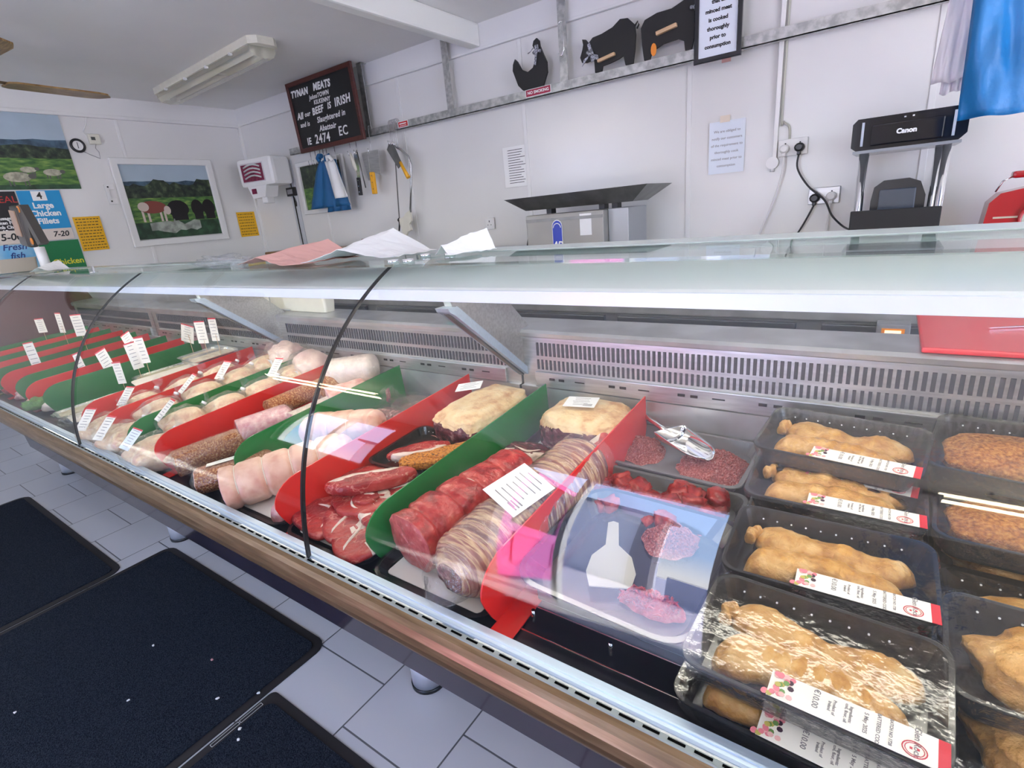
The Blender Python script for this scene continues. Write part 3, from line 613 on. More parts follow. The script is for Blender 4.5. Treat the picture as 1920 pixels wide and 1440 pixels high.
shook(-3.50, 2.048, .17); shook(-3.32, 2.048, .14); shook(-3.25, 2.048, .14); shook(-3.10, 2.048, .15)
for k, x in enumerate((-2.885, -2.868, -2.85, -2.832, -2.815)): shook(x, 2.048, .13 + .004 * k, 'steel S hook in the tight bunch above the hand saw and cleaver', y=2.795 - .002 * k)
b = MB(); b.tube([(-1.545, 2.82, 2.31)] + [(-1.545 + .012 * (1 - cos(t)), 2.82, 2.31 + .012 * sin(t)) for t in (.8, 1.6, 2.4)] + [(-1.52, 2.818, 2.28), (-1.518, 2.815, 2.19), (-1.53, 2.813, 2.165), (-1.545, 2.813, 2.165), (-1.552, 2.813, 2.178)], .003, chrome, 6)
tag(b.build('meat_hook'), 'single S hook hanging flat against the galvanised post right of the hen', 'hook')
# signs on the rail
o = empty('no_smoking_sign'); tag(o, 'small dark red NO SMOKING sign on the rail under the black hen', 'sign'); place(o, wallB(-1.699, 2.026, 2.8255)); b = MB(); b.box((-.083, -.0195, 0), (.083, .0195, .002), paper); rect(b, -.080, -.0165, .080, .0165, .002, .0026, mat('no_smoking_red', (.36, .01, .05), .4)); b.build('plate', o)
text('white_lettering', 'NO SMOKING', .021, paper, o, Matrix.Translation((0, 0, .0026)), bold=.0006, sx_=1.05)
o = empty('rail_sign'); tag(o, 'tiny bright red sign on the rail beside the bunch of hooks', 'sign'); place(o, wallB(-2.775, 2.026, 2.8255)); b = MB(); b.box((-.047, -.0195, 0), (.047, .0195, .002), paper); rect(b, -.043, -.0155, .043, .0155, .002, .0026, mat('bright_red', (.62, .01, .01), .4)); b.build('plate', o)
b = MB(); rect(b, -.034, .0, .030, .007, .0026, .003, paper); rect(b, -.034, -.010, .030, -.007, .0026, .003, paper); b.build('white_lettering', o)

# ---------------------------------------------------------------- chalkboard
o = empty('chalkboard'); tag(o, 'chalkboard in a mahogany frame with white chalk writing, hung from the ceiling rail', 'chalkboard')
place(o, frame((-3.44, 2.72, 2.208), UX, Vector((0, -.05, 1)))); w, h = .372, .238; b = MB()
rect(b, -w + .02, -h + .02, w - .02, h - .02, -.006, 0, chalk_b); b.build('board', o); b = MB()
ring(b, w, h, .028, .030, -.012, .008, mahog)
b.build('frame', o)
chalk = mat('chalk', (.80, .80, .78), .9)
rows = [('TYNAN', -.235, .155, .058, .25, .003), ('MEATS', .03, .158, .062, .2, .003), ('JohnsTOWN', -.02, .105, .040, .2, .001), ('KILKENNY', .0, .066, .038, .2, .001), ('All', -.285, .008, .060, .25, .0022), ('our', -.195, .010, .045, .2, .0008), ('BEEF', -.07, .014, .062, .2, .0022), ('IS', .065, .022, .055, .3, .0015), ('IRISH', .215, .030, .072, .2, .0022), ('and is', -.25, -.052, .045, .2, .001), ('Slaughtered in', .06, -.046, .052, .25, .001), ('Abattoir', .0, -.106, .052, .3, .0012), ('IE', -.245, -.17, .065, .1, .0018), ('2474', -.085, -.17, .085, .1, .0016), ('EC', .16, -.155, .085, .1, .0010)]
rr = random.Random(4)
for t_, x, y, sz, sh, bo in rows: text('chalk_writing', t_, sz, chalk, o, Matrix.Translation((x, y, .0004)) @ Matrix.Rotation(R(rr.uniform(-2, 3)), 4, 'Z'), shear=sh, bold=bo, space=1.12, sx_=.95)

# ---------------------------------------------------------------- black animal cut-outs standing on the rail
hen = [(-.10, .165), (-.085, .15), (-.06, .105), (-.02, .085), (.015, .10), (.03, .13), (.035, .18), (.022, .205), (.03, .225), (.05, .235), (.065, .22), (.068, .195), (.085, .155), (.105, .11), (.105, .06), (.085, .02), (.075, 0), (-.06, 0), (-.09, .03), (-.105, .07), (-.12, .11), (-.115, .14)]
o = empty('hen_cutout', (-1.735, 2.818, 2.046)); tag(o, 'flat black hen silhouette with a gingham ribbon, standing on the rail', 'ornament'); o.rotation_euler = (0, 0, 0); b = MB(); b.poly([(x, 0, z) for x, z in hen], (0, .012, 0), black_mt); b.build('silhouette', o)
b = MB(); b.tube([(.028, -.006, .165), (.05, -.010, .175), (.074, -.006, .168)], .008, ribbon, 6); b.poly([(.045, -.01, .17), (.03, -.012, .11), (.042, -.012, .105), (.055, -.01, .165)], (0, .003, 0), ribbon); b.poly([(.04, -.01, .20), (.062, -.01, .20), (.064, -.01, .165), (.042, -.01, .165)], (0, .003, 0), ribbon); b.tube([(.03, -.008, .19), (.01, -.01, .175), (-.005, -.01, .17)], .003, ribbon, 5); b.build('ribbon', o)
pig = [(-.165, .085), (-.155, .06), (-.13, .055), (-.10, .06), (-.085, .055), (-.083, 0), (-.045, 0), (-.04, .022), (.0, .026), (.05, .035), (.075, .045), (.085, 0), (.125, 0), (.135, .06), (.14, .12), (.135, .165), (.10, .20), (.06, .205), (.02, .18), (-.04, .165), (-.09, .16), (-.115, .14), (-.13, .16), (-.15, .165), (-.145, .14), (-.15, .12)]
o = empty('pig_cutout', (-1.262, 2.818, 2.046)); tag(o, 'flat black pig silhouette facing left with a gingham bow and wooden peg', 'ornament'); b = MB(); b.poly([(x, 0, z) for x, z in pig], (0, .012, 0), black_mt); b.tube([(.135, .006, .16), (.15, .006, .175), (.155, .006, .16), (.145, .006, .145)], .004, black_mt, 6); b.build('silhouette', o)
b = MB(); b.box((-.06, -.022, .045), (.035, -.001, .060), wood_lt, .004, Matrix.Rotation(R(-9), 3, 'Y')); b.build('wooden_peg', o)
b = MB(); b.poly([(-.12, -.004, .135), (-.105, -.004, .14), (-.075, -.004, .06), (-.10, -.004, .05)], (0, .003, 0), ribbon); b.poly([(-.10, -.006, .09), (-.14, -.01, .07), (-.15, -.012, .04), (-.11, -.01, .075)], (0, .003, 0), ribbon); b.poly([(-.10, -.006, .09), (-.06, -.01, .075), (-.055, -.012, .05), (-.10, -.01, .07)], (0, .003, 0), ribbon); b.tube([(-.12, -.006, .10), (-.10, -.012, .085), (-.085, -.006, .09)], .009, ribbon, 6); b.build('gingham_bow', o)
bull = [(-.135, 0), (-.105, 0), (-.095, .03), (-.04, .05), (.03, .055), (.06, .04), (.065, 0), (.095, 0), (.11, .06), (.15, .10), (.17, .13), (.19, .19), (.175, .20), (.15, .185), (.12, .20), (.06, .205), (.0, .185), (-.07, .185), (-.13, .17), (-.15, .14), (-.145, .07)]
o = empty('cow_cutout', (-.945, 2.818, 2.046)); tag(o, 'flat black cow silhouette with bow, partly behind the framed minced meat sign', 'ornament'); b = MB(); b.poly([(x, 0, z) for x, z in bull], (0, .012, 0), black_mt); b.build('silhouette', o)
b = MB(); b.box((-.07, -.022, .095), (.03, -.001, .112), wood_lt, .004, Matrix.Rotation(R(-9), 3, 'Y')); b.build('wooden_peg', o)
b = MB(); b.poly([(x, -.001, z) for x, z in ell(-.085, .035, .014, .028, 12)], (0, -.004, 0), orange_m); b.build('orange_udder', o)
b = MB(); b.poly([(.10, -.003, .17), (.135, -.003, .19), (.15, -.003, .16), (.11, -.003, .14)], (0, .002, 0), ribbon); b.tube([(.09, -.006, .165), (.12, -.012, .16), (.15, -.006, .175)], .008, ribbon, 6); b.build('gingham_bow', o)
# framed sign
o = empty('minced_meat_sign'); tag(o, 'black framed white sign about cooking minced meat, hung over the rail', 'sign'); place(o, frame((-.728, 2.805, 2.135), UX, UZ)); w, h = .103, .166; b = MB()
ring(b, w, h, .020, .021, 0, .016, black_gl)
b.build('frame', o); b = MB(); rect(b, -w + .018, -h + .02, w - .018, h - .018, .002, .006, paper_bl); b.build('sheet', o)
for k, t_ in enumerate(('Please ensure', 'that all', 'minced meat', 'is cooked', 'thoroughly', 'prior to', 'consumption')): text('black_lettering', t_, .0215, ink, o, Matrix.Translation((0, .103 - k * .0345, .0062)), bold=.0009)
b = MB(); b.box((.02, -.180, .002), (.06, -.160, .004), mat('brown_tape', (.42, .22, .20), .4)); b.build('tape_tab', o)

# ---------------------------------------------------------------- utensils and aprons hanging from the rail
o = empty('blue_apron', (-3.62, 2.775, 1.9)); tag(o, 'dark blue apron hanging from hooks beneath the chalkboard', 'apron')
def cloth(outline_fn, nx, nz, m, amp=.012, seed=0, fr=18):
    b = MB(); rows_ = []
    for j in range(nz + 1):
        v = j / nz; x0, x1, z = outline_fn(v); r_ = []
        for i in range(nx + 1):
            u = i / nx; x = x0 + (x1 - x0) * u; r_.append((x, amp * sin(u * fr + seed + v * 1.5) * (.4 + .6 * v) + .006 * nz_((x, 0, z), seed), z(u) if callable(z) else z))
        rows_.append(r_)
    b.sheet(rows_, m); return b
def nz_(p, s): return noise.noise(Vector(p) * 14 + Vector((s, s, s)))
b = cloth(lambda v: (-.06 - .22 * v ** .8, .05 + .16 * v, 0.0 - .34 * v), 22, 14, blue_cloth, .012, 1); b.build('apron_cloth', o, solid=.004)
b = MB(); b.tube([(-.045, 0, .0), (-.05, -.01, .02), (-.03, -.012, .035), (.0, -.012, .03)], .018, blue_cloth, 8); b.tube([(.02, 0, -.02), (.05, -.012, .02), (.08, -.014, .03), (.07, 0, -.01)], .016, blue_cloth, 8); b.build('apron_strap', o)
o = empty('blue_apron', (-3.545, 2.79, 1.895)); tag(o, 'second dark blue apron hanging lower, behind the white cloth', 'apron')
cloth(lambda v: (-.03 - .12 * v, .05 + .09 * v, 0.0 - .37 * v), 18, 12, blue_cloth, .010, 4).build('apron_cloth', o, solid=.004)
o = empty('white_cloth', (-3.50, 2.745, 1.885)); tag(o, 'crumpled white cloth apron hanging in front of the blue aprons', 'cloth')
cloth(lambda v: (-.075 + .03 * v, .045 + .10 * v, 0.0 - .27 * v), 18, 12, white_cloth, .016, 7, 9).build('cloth', o, solid=.004)
b = MB(); b.tube([(-.03, 0, .0), (-.02, -.01, .03), (.01, -.012, .025), (.02, 0, -.005)], .014, white_cloth, 8); b.build('knot', o)
def utensil(name, label, cat, loc, ry=0): o = empty(name, loc); o.rotation_euler = (0, R(ry), 0); return tag(o, label, cat)
o = utensil('hook_knife', 'pale handled boning hook hanging left of the black handled knife', 'utensil', (-3.318, 2.79, 1.915), -14)
b = MB(); b.tube([(0, 0, 0), (0, 0, -.04), (0, 0, -.09), (.004, 0, -.13)], [.006, .012, .014, .008], cream_pl, 10); b.build('handle', o)
o = utensil('butcher_knife', 'long knife with a black riveted handle hanging upside down', 'knife', (-3.262, 2.79, 1.90), 3)
b = MB(); b.poly([(-.022, 0, 0), (.022, 0, 0), (.020, 0, -.17), (-.016, 0, -.16), (-.020, 0, -.08)], (0, .002, 0), chrome); b.build('blade', o)
b = MB(); b.box((-.020, -.008, -.285), (.012, .010, -.16), black_pl, .005); b.build('handle', o)
for k in range(3):
    b = MB(); b.cyl((-.004, -.0095, -.18 - .04 * k), (-.004, -.007, -.18 - .04 * k), .004, chrome, 8); b.build('rivet', o)
o = utensil('sharpening_steel', 'thin black sharpening steel hanging beside the black handled knife', 'utensil', (-3.225, 2.775, 1.91), -7)
b = MB(); b.tube([(0, 0, 0), (0, 0, -.25)], .0045, dark_steel, 8); b.tube([(-.012, 0, .0), (0, 0, .012), (.012, 0, 0), (0, 0, -.012), (-.012, 0, 0)], .003, dark_steel, 6); b.build('rod', o)
o = utensil('flat_knife', 'wide steel slicing blade hanging right of the sharpening steel', 'knife', (-3.18, 2.80, 1.90), -3)
b = MB(); b.poly([(-.03, 0, 0), (.035, 0, 0), (.02, 0, -.19), (-.01, 0, -.19)], (0, .002, 0), steel); b.build('blade', o)
o = utensil('cleaver', 'broad cleaver with yellow handle hanging below a triple hook', 'cleaver', (-3.075, 2.79, 1.90), 2)
b = MB(); b.poly([(-.055, 0, 0), (.055, 0, 0), (.045, 0, -.165), (-.012, 0, -.145), (-.055, 0, -.145)], (0, .0025, 0), steel); b.build('blade', o)
b = MB(); b.box((-.060, -.009, -.29), (-.018, .011, -.14), yel_hand, .006); b.build('handle', o)
for k in range(3):
    b = MB(); b.cyl((-.039, -.0105, -.165 - .045 * k), (-.039, -.008, -.165 - .045 * k), .004, dark_steel, 8); b.build('rivet', o)
o = utensil('cleaver', 'dark narrow cleaver with a yellow handle hanging askew beside the hand saw', 'cleaver', (-2.87, 2.77, 1.90), -24)
b = MB(); b.poly([(-.045, 0, -.0), (-.005, 0, .02), (.03, 0, .0), (.03, 0, -.15), (-.02, 0, -.155)], (0, .003, 0), dark_steel); b.build('blade', o)
b = MB(); b.tube([(.02, 0, -.13), (.024, 0, -.20), (.03, 0, -.25)], [.010, .012, .015], yel_hand, 8); b.build('handle', o)
o = utensil('bone_saw', 'butcher bow saw with white handle hanging on the back wall', 'saw', (-2.865, 2.80, 1.90), 0)
b = MB(); b.tube([(.0, 0, 0), (.06, 0, -.03), (.12, 0, -.08), (.135, 0, -.13), (.11, 0, -.26), (.065, 0, -.44)], .0075, steel, 8); b.build('frame', o)
b = MB(); b.poly([(-.004, 0, 0), (.006, 0, 0), (-.052, 0, -.49), (-.062, 0, -.49)], (0, .0015, 0), dark_steel); b.build('blade', o)
b = MB(); b.poly([(-.05, -.008, -.475), (-.01, -.008, -.47), (.03, -.008, -.44), (.07, -.008, -.425), (.068, -.008, -.50), (.045, -.008, -.52), (.055, -.008, -.56), (.02, -.008, -.57), (-.01, -.008, -.60), (-.035, -.008, -.57), (-.05, -.008, -.52)], (0, .018, 0), cream_pl); b.build('handle', o)
b = MB(); b.tube([(-.058, 0, -.47), (-.06, 0, -.51), (-.075, 0, -.56)], .006, black_pl, 8); b.cyl((-.058, -.008, -.485), (-.058, .008, -.485), .011, black_pl, 10); b.build('tension_lever', o)

# ---------------------------------------------------------------- papers, sockets and cables on the back wall
def sheet_note(name, x, z, w, h, label, lines, m=paper, rows_=14):
    o = empty(name); tag(o, label, 'notice'); place(o, wallB(x, z)); b = MB(); rect(b, -w / 2, -h / 2, w / 2, h / 2, 0, .0015, m); b.build('sheet', o)
    if lines:
        for k, t_ in enumerate(lines): text('lettering', t_, .0165, grey_ink, o, Matrix.Translation((0, h / 2 - .045 - k * .031, .0015)))
    else:
        rr = random.Random(9)
        for k in range(rows_): b = MB(); L_ = rr.uniform(.55, .8) * w; rect(b, -w * .28, h / 2 - .02 - k * (h - .03) / rows_ - .0016, -w * .28 + L_, h / 2 - .02 - k * (h - .03) / rows_ + .0016, .0015, .0019, ink); b.build('printed_line', o)
    return o
sheet_note('printed_list', -1.942, 1.661, .163, .232, 'white printed list in a plastic sleeve, left of the steel scale', None)
o = sheet_note('laminated_notice', -.695, 1.606, .166, .236, 'laminated notice asking customers to cook minced meat, near the sockets', ('We are obliged to', 'notify our customers', 'of the requirement to', 'thoroughly cook', 'minced meat prior to', 'consumption'), paper_bl)
b = MB(); rect(b, -.034, .112, .012, .142, .0015, .0022, mat('masking_tape', (.78, .68, .56), .5)); b.build('tape', o)
def socket(x, z, double, label, w=.12, m=white_pl):
    o = empty('wall_socket'); tag(o, label, 'socket'); place(o, wallB(x, z)); w_ = w / 2 if double else .036; b = MB(); b.box((-w_, -.036, 0), (w_, .036, .012), m, .003); b.build('face_plate', o)
    for cx in ((-.03, .03) if double else (0,)):
        b = MB(); b.box((cx - .003, .008, .012), (cx + .003, .020, .0128), ink); b.box((cx - .016, -.010, .012), (cx - .009, -.006, .0128), ink); b.box((cx + .009, -.010, .012), (cx + .016, -.006, .0128), ink); b.build('pin_holes', o)
    return o
socket(-2.172, 1.339, False, 'single white socket on the wall left of the steel scale')
sk = socket(-.404, 1.567, True, 'upper double socket with a black plug and a white plug')
sk2 = socket(-.261, 1.345, True, 'lower double socket with a black plug and a white plug', .124, steel)
def plug(x, z, m, label, path):
    o = empty('plug', (x, YB - .019, z)); tag(o, label, 'plug'); b = MB(); b.loft([[(r * cos(t) * .021, -y, r * sin(t) * .019) for t in [2 * pi * k / 12 for k in range(12)]] for r, y in ((1, .0), (1.05, .012), (.95, .028), (.6, .034))], m); b.box((-.008, -.026, -.032), (.008, -.008, -.012), m, .003); b.build('plug_body', o)
    b = MB(); b.tube(path, .0042, m, 8); b.build('cable', o); return o
def smooth_path(P, n=6):
    out = []; P = [Vector(p) for p in P]
    for i in range(len(P) - 1):
        p0, p1, p2, p3 = P[max(i - 1, 0)], P[i], P[i + 1], P[min(i + 2, len(P) - 1)]
        for k in range(n): t = k / n; out.append(.5 * (2 * p1 + (p2 - p0) * t + (2 * p0 - 5 * p1 + 4 * p2 - p3) * t * t + (3 * p1 - p0 - 3 * p2 + p3) * t ** 3))
    return out + [P[-1]]
plug(-.374, 1.562, black_pl, 'black plug in the upper socket with a long curving black cable', smooth_path([(0, -.018, -.03), (.0, -.02, -.09), (.05, -.03, -.17), (.12, -.04, -.235), (.155, -.06, -.30), (.20, -.10, -.345), (.24, -.20, -.36)]))
plug(-.435, 1.562, white_pl, 'white plug in the upper socket with a pale cable trailing down', smooth_path([(0, -.018, -.03), (-.002, -.018, -.10), (-.03, -.018, -.22), (-.085, -.02, -.38), (-.11, -.02, -.52)]))
plug(-.296, 1.337, black_pl, 'black plug in the lower socket', smooth_path([(0, -.018, -.03), (-.03, -.02, -.10), (-.09, -.02, -.22), (-.12, -.02, -.32)]))
plug(-.231, 1.340, white_pl, 'white plug in the lower socket', smooth_path([(0, -.018, -.03), (-.004, -.018, -.12), (-.010, -.02, -.30)]))
o = empty('cable_conduit'); tag(o, 'white vertical cable conduit ending in a round junction box beside the sockets', 'conduit'); b = MB(); b.box((-.487, YB - .020, 1.53), (-.468, YB - .004, 2.33), white_pl, .003); b.build('channel', o)
b = MB(); b.cyl((-.484, YB - .026, 1.509), (-.484, YB - .004, 1.509), .027, white_pl, 24); b.cyl((-.484, YB - .014, 1.47), (-.484, YB - .014, 1.49), .009, white_pl, 10); b.build('junction_box', o)
b = MB(); b.tube(smooth_path([(-.456, YB - .008, 2.33), (-.458, YB - .008, 1.72), (-.450, YB - .008, 1.68), (-.425, YB - .008, 1.655), (-.420, YB - .008, 1.60)]), .005, mat('olive_cable', (.50, .50, .42), .5), 8); b.build('cable', o)

# ---------------------------------------------------------------- back bench and the things on it
o = empty('back_bench', (0, 2.6, 0)); tag(o, 'long stainless bench with dark fridge doors behind the counter', 'bench')
b = MB(); b.box((-4.8, -.25, .885), (2.2, .28, .925), steel_w, .004); b.build('bench_top', o)
b = MB(); b.box((-4.8, -.22, .12), (2.2, .27, .884), mat('fridge_body', (.30, .32, .35), .3, .6)); b.build('fridge_body', o)
for x in (-4.6, -3.7, -2.8, -1.9, -1.05, -.18, .62, 1.4): b = MB(); b.box((x, -.245, .15), (x + .78, -.221, .87), mat('fridge_door', (.10, .115, .14), .3, .5), .004); b.build('fridge_door', o)
b = MB()
for k in range(7): b.box((.12, -.2495, .80 - k * .012), (.19, -.246, .805 - k * .012), rubber)
b.build('vent', o)
o = empty('fan_heater', (.05, 2.30, 0)); tag(o, 'small orange lit heater grille low behind the counter', 'heater'); b = MB(); b.box((-.05, -.04, 0), (.05, .03, .9), mat('heater_body', (.25, .26, .28), .4), .004); b.build('body', o); b = MB(); b.box((-.034, -.046, .845), (.034, -.040, .885), orange_m); b.build('orange_frame', o)
b = MB(); b.box((-.024, -.049, .855), (.024, -.045, .879), mat('heater_glow', (.9, .6, .4), .4, emit=(1, .6, .35), estr=1.5)); b.build('glowing_element', o)
# steel scale
o = empty('platform_scale', (-1.36, 2.60, .925)); tag(o, 'steel weighing scale with a long slanted steel tray on the back bench', 'scale')
b = MB(); b.box((-.255, -.13, 0), (.20, .15, .446), mat('scale_casing_steel', (.40, .39, .36), .5, .45, var=.15, vscale=3), .006); b.build('body', o)
b = MB(); b.box((.202, -.08, 0), (.310, .16, .448), mat('grey_side_panel', (.36, .38, .40), .35, .5), .004); b.build('side_panel', o)
b = MB(); b.box((-.252, -.134, .41), (.197, -.130, .425), dark_steel); b.build('front_groove', o)
for x in (-.17, .14, .21): b = MB(); b.box((x, -.05, .448), (x + .03, .0, .472), rubber); b.build('rubber_buffer', o)
b = MB(); tr = .538; top = [(-.36, -.17), (.44, -.17), (.44, .17), (-.36, .17)]; bot = [(-.27, -.10), (.34, -.10), (.34, .10), (-.32, .10)]
tv = [(x, y, tr + (.004 if x > 0 else 0)) for x, y in top]; bv = [(x, y, .472) for x, y in bot]; ti = [(x * .985, y * .96, tr) for x, y in top]; bi = [(x * .985, y * .96, .478) for x, y in bot]
b.loft([bv, tv], dark_steel, caps=False, smooth=False); b.loft([ti, bi], steel, caps=False, smooth=False); b.loft([tv, ti], steel, caps=False, smooth=False); b.b.faces.new([b.b.verts.new(v) for v in bv]); b.b.faces.new([b.b.verts.new(v) for v in bi]); b.build('tray', o)
b = MB(); pts = [(-.062 + .03 * cos(t), .385 + .03 * sin(t)) for t in [k * pi / 8 for k in range(9)]] + [(-.092, .0), (-.032, .0)]; b.poly([(x, -.1325, z) for x, z in pts], (0, -.002, 0), paper); b.poly([(x * .9 - .006, -.1345, z * .99) for x, z in pts], (0, -.0012, 0), blue_stick); st = b.build('blue_sticker', o)
t_ = text('white_logo', 'AD', .04, paper, st, frame((-.062, -.1359, .29), UX, UZ), shear=.3, bold=.002); b = MB(); b.box((-.088, -.1365, .255), (-.036, -.1357, .262), paper); b.box((-.08, -.1365, .225), (-.044, -.1357, .228), paper); b.tube([(-.062 + .022 * cos(t), -.136, .375 + .022 * sin(t)) for t in [k * pi / 8 for k in range(9)]], .0025, paper, 5); b.build('white_lines', st)
b = MB(); b.box((.07, -.1325, .33), (.135, -.131, .435), paper); b.build('paper_label', o)
b = MB(); b.poly([(-.272, -.10, .33), (-.258, -.10, .30), (-.262, -.10, .26), (-.275, -.10, .24), (-.282, -.10, .29)], (0, .02, 0), black_pl); b.build('clamp_lever', o)
# printer on chrome legs, label printer, monitor
o = empty('printer_stand', (.005, 2.64, .925)); tag(o, 'raised stand on chrome tubes carrying the black printer', 'stand'); b = MB(); b.box((-.15, -.15, .565), (.165, .13, .575), mat('smoked_shelf', (.28, .30, .32), .2)); b.build('shelf', o)
for x, y in ((-.118, -.08), (.132, -.08), (-.118, .09), (.118, .09)): b = MB(); b.cyl((x, y, 0), (x, y, .565), .013, chrome, 16); b.build('chrome_tube', o)
o = empty('printer', (.012, 2.64, 1.501)); tag(o, 'glossy black inkjet printer raised on chrome tubes', 'printer')
b = MB(); pts = [(-.165, .012), (-.150, 0), (.15, 0), (.170, .02), (.170, .09), (.155, .108), (-.15, .108), (-.165, .092)]; b.poly([(x, -.14, z) for x, z in pts], (0, .27, 0), black_gl); b.build('casing', o)
b = MB(); b.box((-.105, -.150, .012), (.105, -.141, .082), black_gl, .004); b.build('front_cover', o)
for x in (-.132, .132): b = MB(); b.box((x - .004, -.144, .014), (x + .004, -.141, .095), mat('silver_grey', (.45, .50, .58), .3)); b.build('silver_strip', o)
b = MB(); b.box((-.012, -.1435, .094), (-.006, -.141, .098), paper); b.box((.012, -.1435, .094), (.018, -.141, .099), paper); b.build('indicator', o)
text('white_logo', 'Canon', .022, paper, o, frame((.0, -.1505, .05), UX, UZ), bold=.0012)
o = empty('label_printer', (.012, 2.66, .925)); tag(o, 'small black label printer between the chrome tubes', 'printer'); b = MB()
pts = [(-.085, 0), (.085, 0), (.085, .40), (.065, .45), (.03, .465), (-.05, .462), (-.078, .44), (-.085, .39)]; b.poly([(x, -.08, z) for x, z in pts], (0, .16, 0), black_pl); b.build('casing', o)
b = MB(); b.box((-.06, -.088, .33), (.055, -.080, .43), mat('dark_slate_face', (.05, .065, .09), .3), .004); b.box((-.055, -.086, .20), (.055, -.080, .31), mat('dark_slate_face', (.05, .065, .09), .3), .004); b.build('front_face', o)
b = MB(); b.box((-.055, -.09, .318), (.055, -.086, .324), rubber); b.build('paper_slot', o)
o = empty('monitor', (.0, 2.45, .925)); tag(o, 'back of a flat black screen standing in front of the chrome tubes', 'monitor'); b = MB(); b.box((-.128, -.012, .10), (.143, .012, .362), black_mt, .003); b.build('screen_back', o); b = MB(); b.box((-.03, .0, .0), (.03, .03, .13), black_mt); b.box((-.09, -.06, 0), (.09, .07, .012), black_mt, .003); b.build('stand', o)
# red radio
o = empty('radio', (.40, 2.60, .925)); tag(o, 'dark red retro radio with a round dial at the right of the bench', 'radio'); b = MB()
pts = [(-.155, 0), (.155, 0), (.14, .345), (.125, .385), (.07, .402), (-.02, .402), (-.095, .386), (-.122, .355)]; b.poly([(x, -.05, z) for x, z in pts], (0, .12, 0), radio_red); b.build('casing', o)
b = MB(); b.loft([[(.03 + r * cos(2 * pi * k / 28), y, .295 + r * sin(2 * pi * k / 28)) for k in range(28)] for r, y in ((.072, -.05), (.072, -.062), (.062, -.064), (.06, -.056))], radio_red, caps=False); b.build('dial_rim', o)
b = MB(); b.cyl((.03, -.058, .295), (.03, -.052, .295), .060, dial_m, 28); b.build('dial', o); b = MB(); b.cyl((.03, -.064, .295), (.03, -.058, .295), .018, radio_red, 18); b.box((.0285, -.060, .24), (.0315, -.0575, .35), ink); b.build('tuning_knob', o)
b = MB(); b.box((-.105, -.053, .302), (-.035, -.050, .308), mat('pale_gold', (.65, .58, .48), .3, .5)); b.build('gold_strip', o)
b = MB(); b.box((-.07, -.02, .432), (.09, .03, .455), radio_red, .008); b.build('carry_handle', o); b = MB(); b.tube([(-.062, .005, .44), (-.09, .005, .425), (-.105, .005, .39)], .003, chrome, 6); b.build('handle_wire', o); b = MB(); b.tube([(.082, .005, .44), (.10, .005, .42), (.11, .005, .39)], .003, chrome, 6); b.build('handle_wire', o)
o = empty('clipboard', (-2.99, 2.60, .925)); tag(o, 'brown wooden clipboard with white paper leaning above the bench', 'clipboard'); b = MB(); b.box((-.145, .0, .0), (.145, .012, .385), wood_clip, .012); b.build('board', o); b = MB(); b.box((-.10, -.003, .02), (.06, .0, .34), paper); b.build('paper', o)
b = MB(); b.loft([[(.105 + r * cos(2 * pi * k / 18), y, .34 + r * sin(2 * pi * k / 18)) for k in range(18)] for r, y in ((.026, 0), (.03, -.02), (.018, -.022), (.016, -.004))], black_pl, caps=False); b.build('clip', o)
for x0, x1, z, lab in ((-4.25, -3.25, 1.262, 'dark wall shelf edge just above the counter top, left part'), (-2.45, -2.22, 1.20, 'dark wooden box top just above the counter, left of the scale'), (-2.15, -1.87, 1.195, 'dark grey box top just left of the steel scale')):
    o = MB().box((x0, 2.50, .925), (x1, 2.75, z), dark_steel if x1 > -2 else wood_clip, .01).build('storage_box'); tag(o, lab, 'box')

# ---------------------------------------------------------------- plastic bags hanging at the top right
o = empty('white_carrier_bags', (.11, 2.05, 1.9)); tag(o, 'bunch of white plastic carrier bags hanging at the upper right', 'bags')
def fold(x0, x1, z0, z1, m, seed, slant0=0, slant1=0, amp=.02, nx=30, nz_n=18):
    b = MB(); rows_ = []
    for j in range(nz_n + 1):
        v = j / nz_n; z = z0 + (z1 - z0) * v; a = x0 + slant0 * v; c = x1 + slant1 * v
        rows_.append([(a + (c - a) * i / nx, amp * (noise.noise(Vector((i / nx * 3.5, v * 1.4, seed))) + .5 * noise.noise(Vector((i / nx * 9, v * 4 + i / nx * 3, seed + 5)))), z - .012 * noise.noise(Vector((i / nx * 4, seed, 0))) * v) for i in range(nx + 1)])
    b.sheet(rows_, m); return b
fold(-.03, .02, .12, -.265, white_bag, 2, -.03, .03).build('outer_bag', o, solid=.002)
fold(-.015, .03, .12, -.29, white_bag, 5, -.02, .02).build('inner_bag', o, loc=(0, .03, 0), solid=.002)
o = empty('blue_plastic_apron', (.19, 1.95, 1.9)); tag(o, 'bright blue plastic apron hanging at the top right corner', 'apron')
fold(-.085, .12, .12, -.375, blue_bag, 9, .012, .10, .035, 40, 26).build('apron_sheet', o, solid=.002)

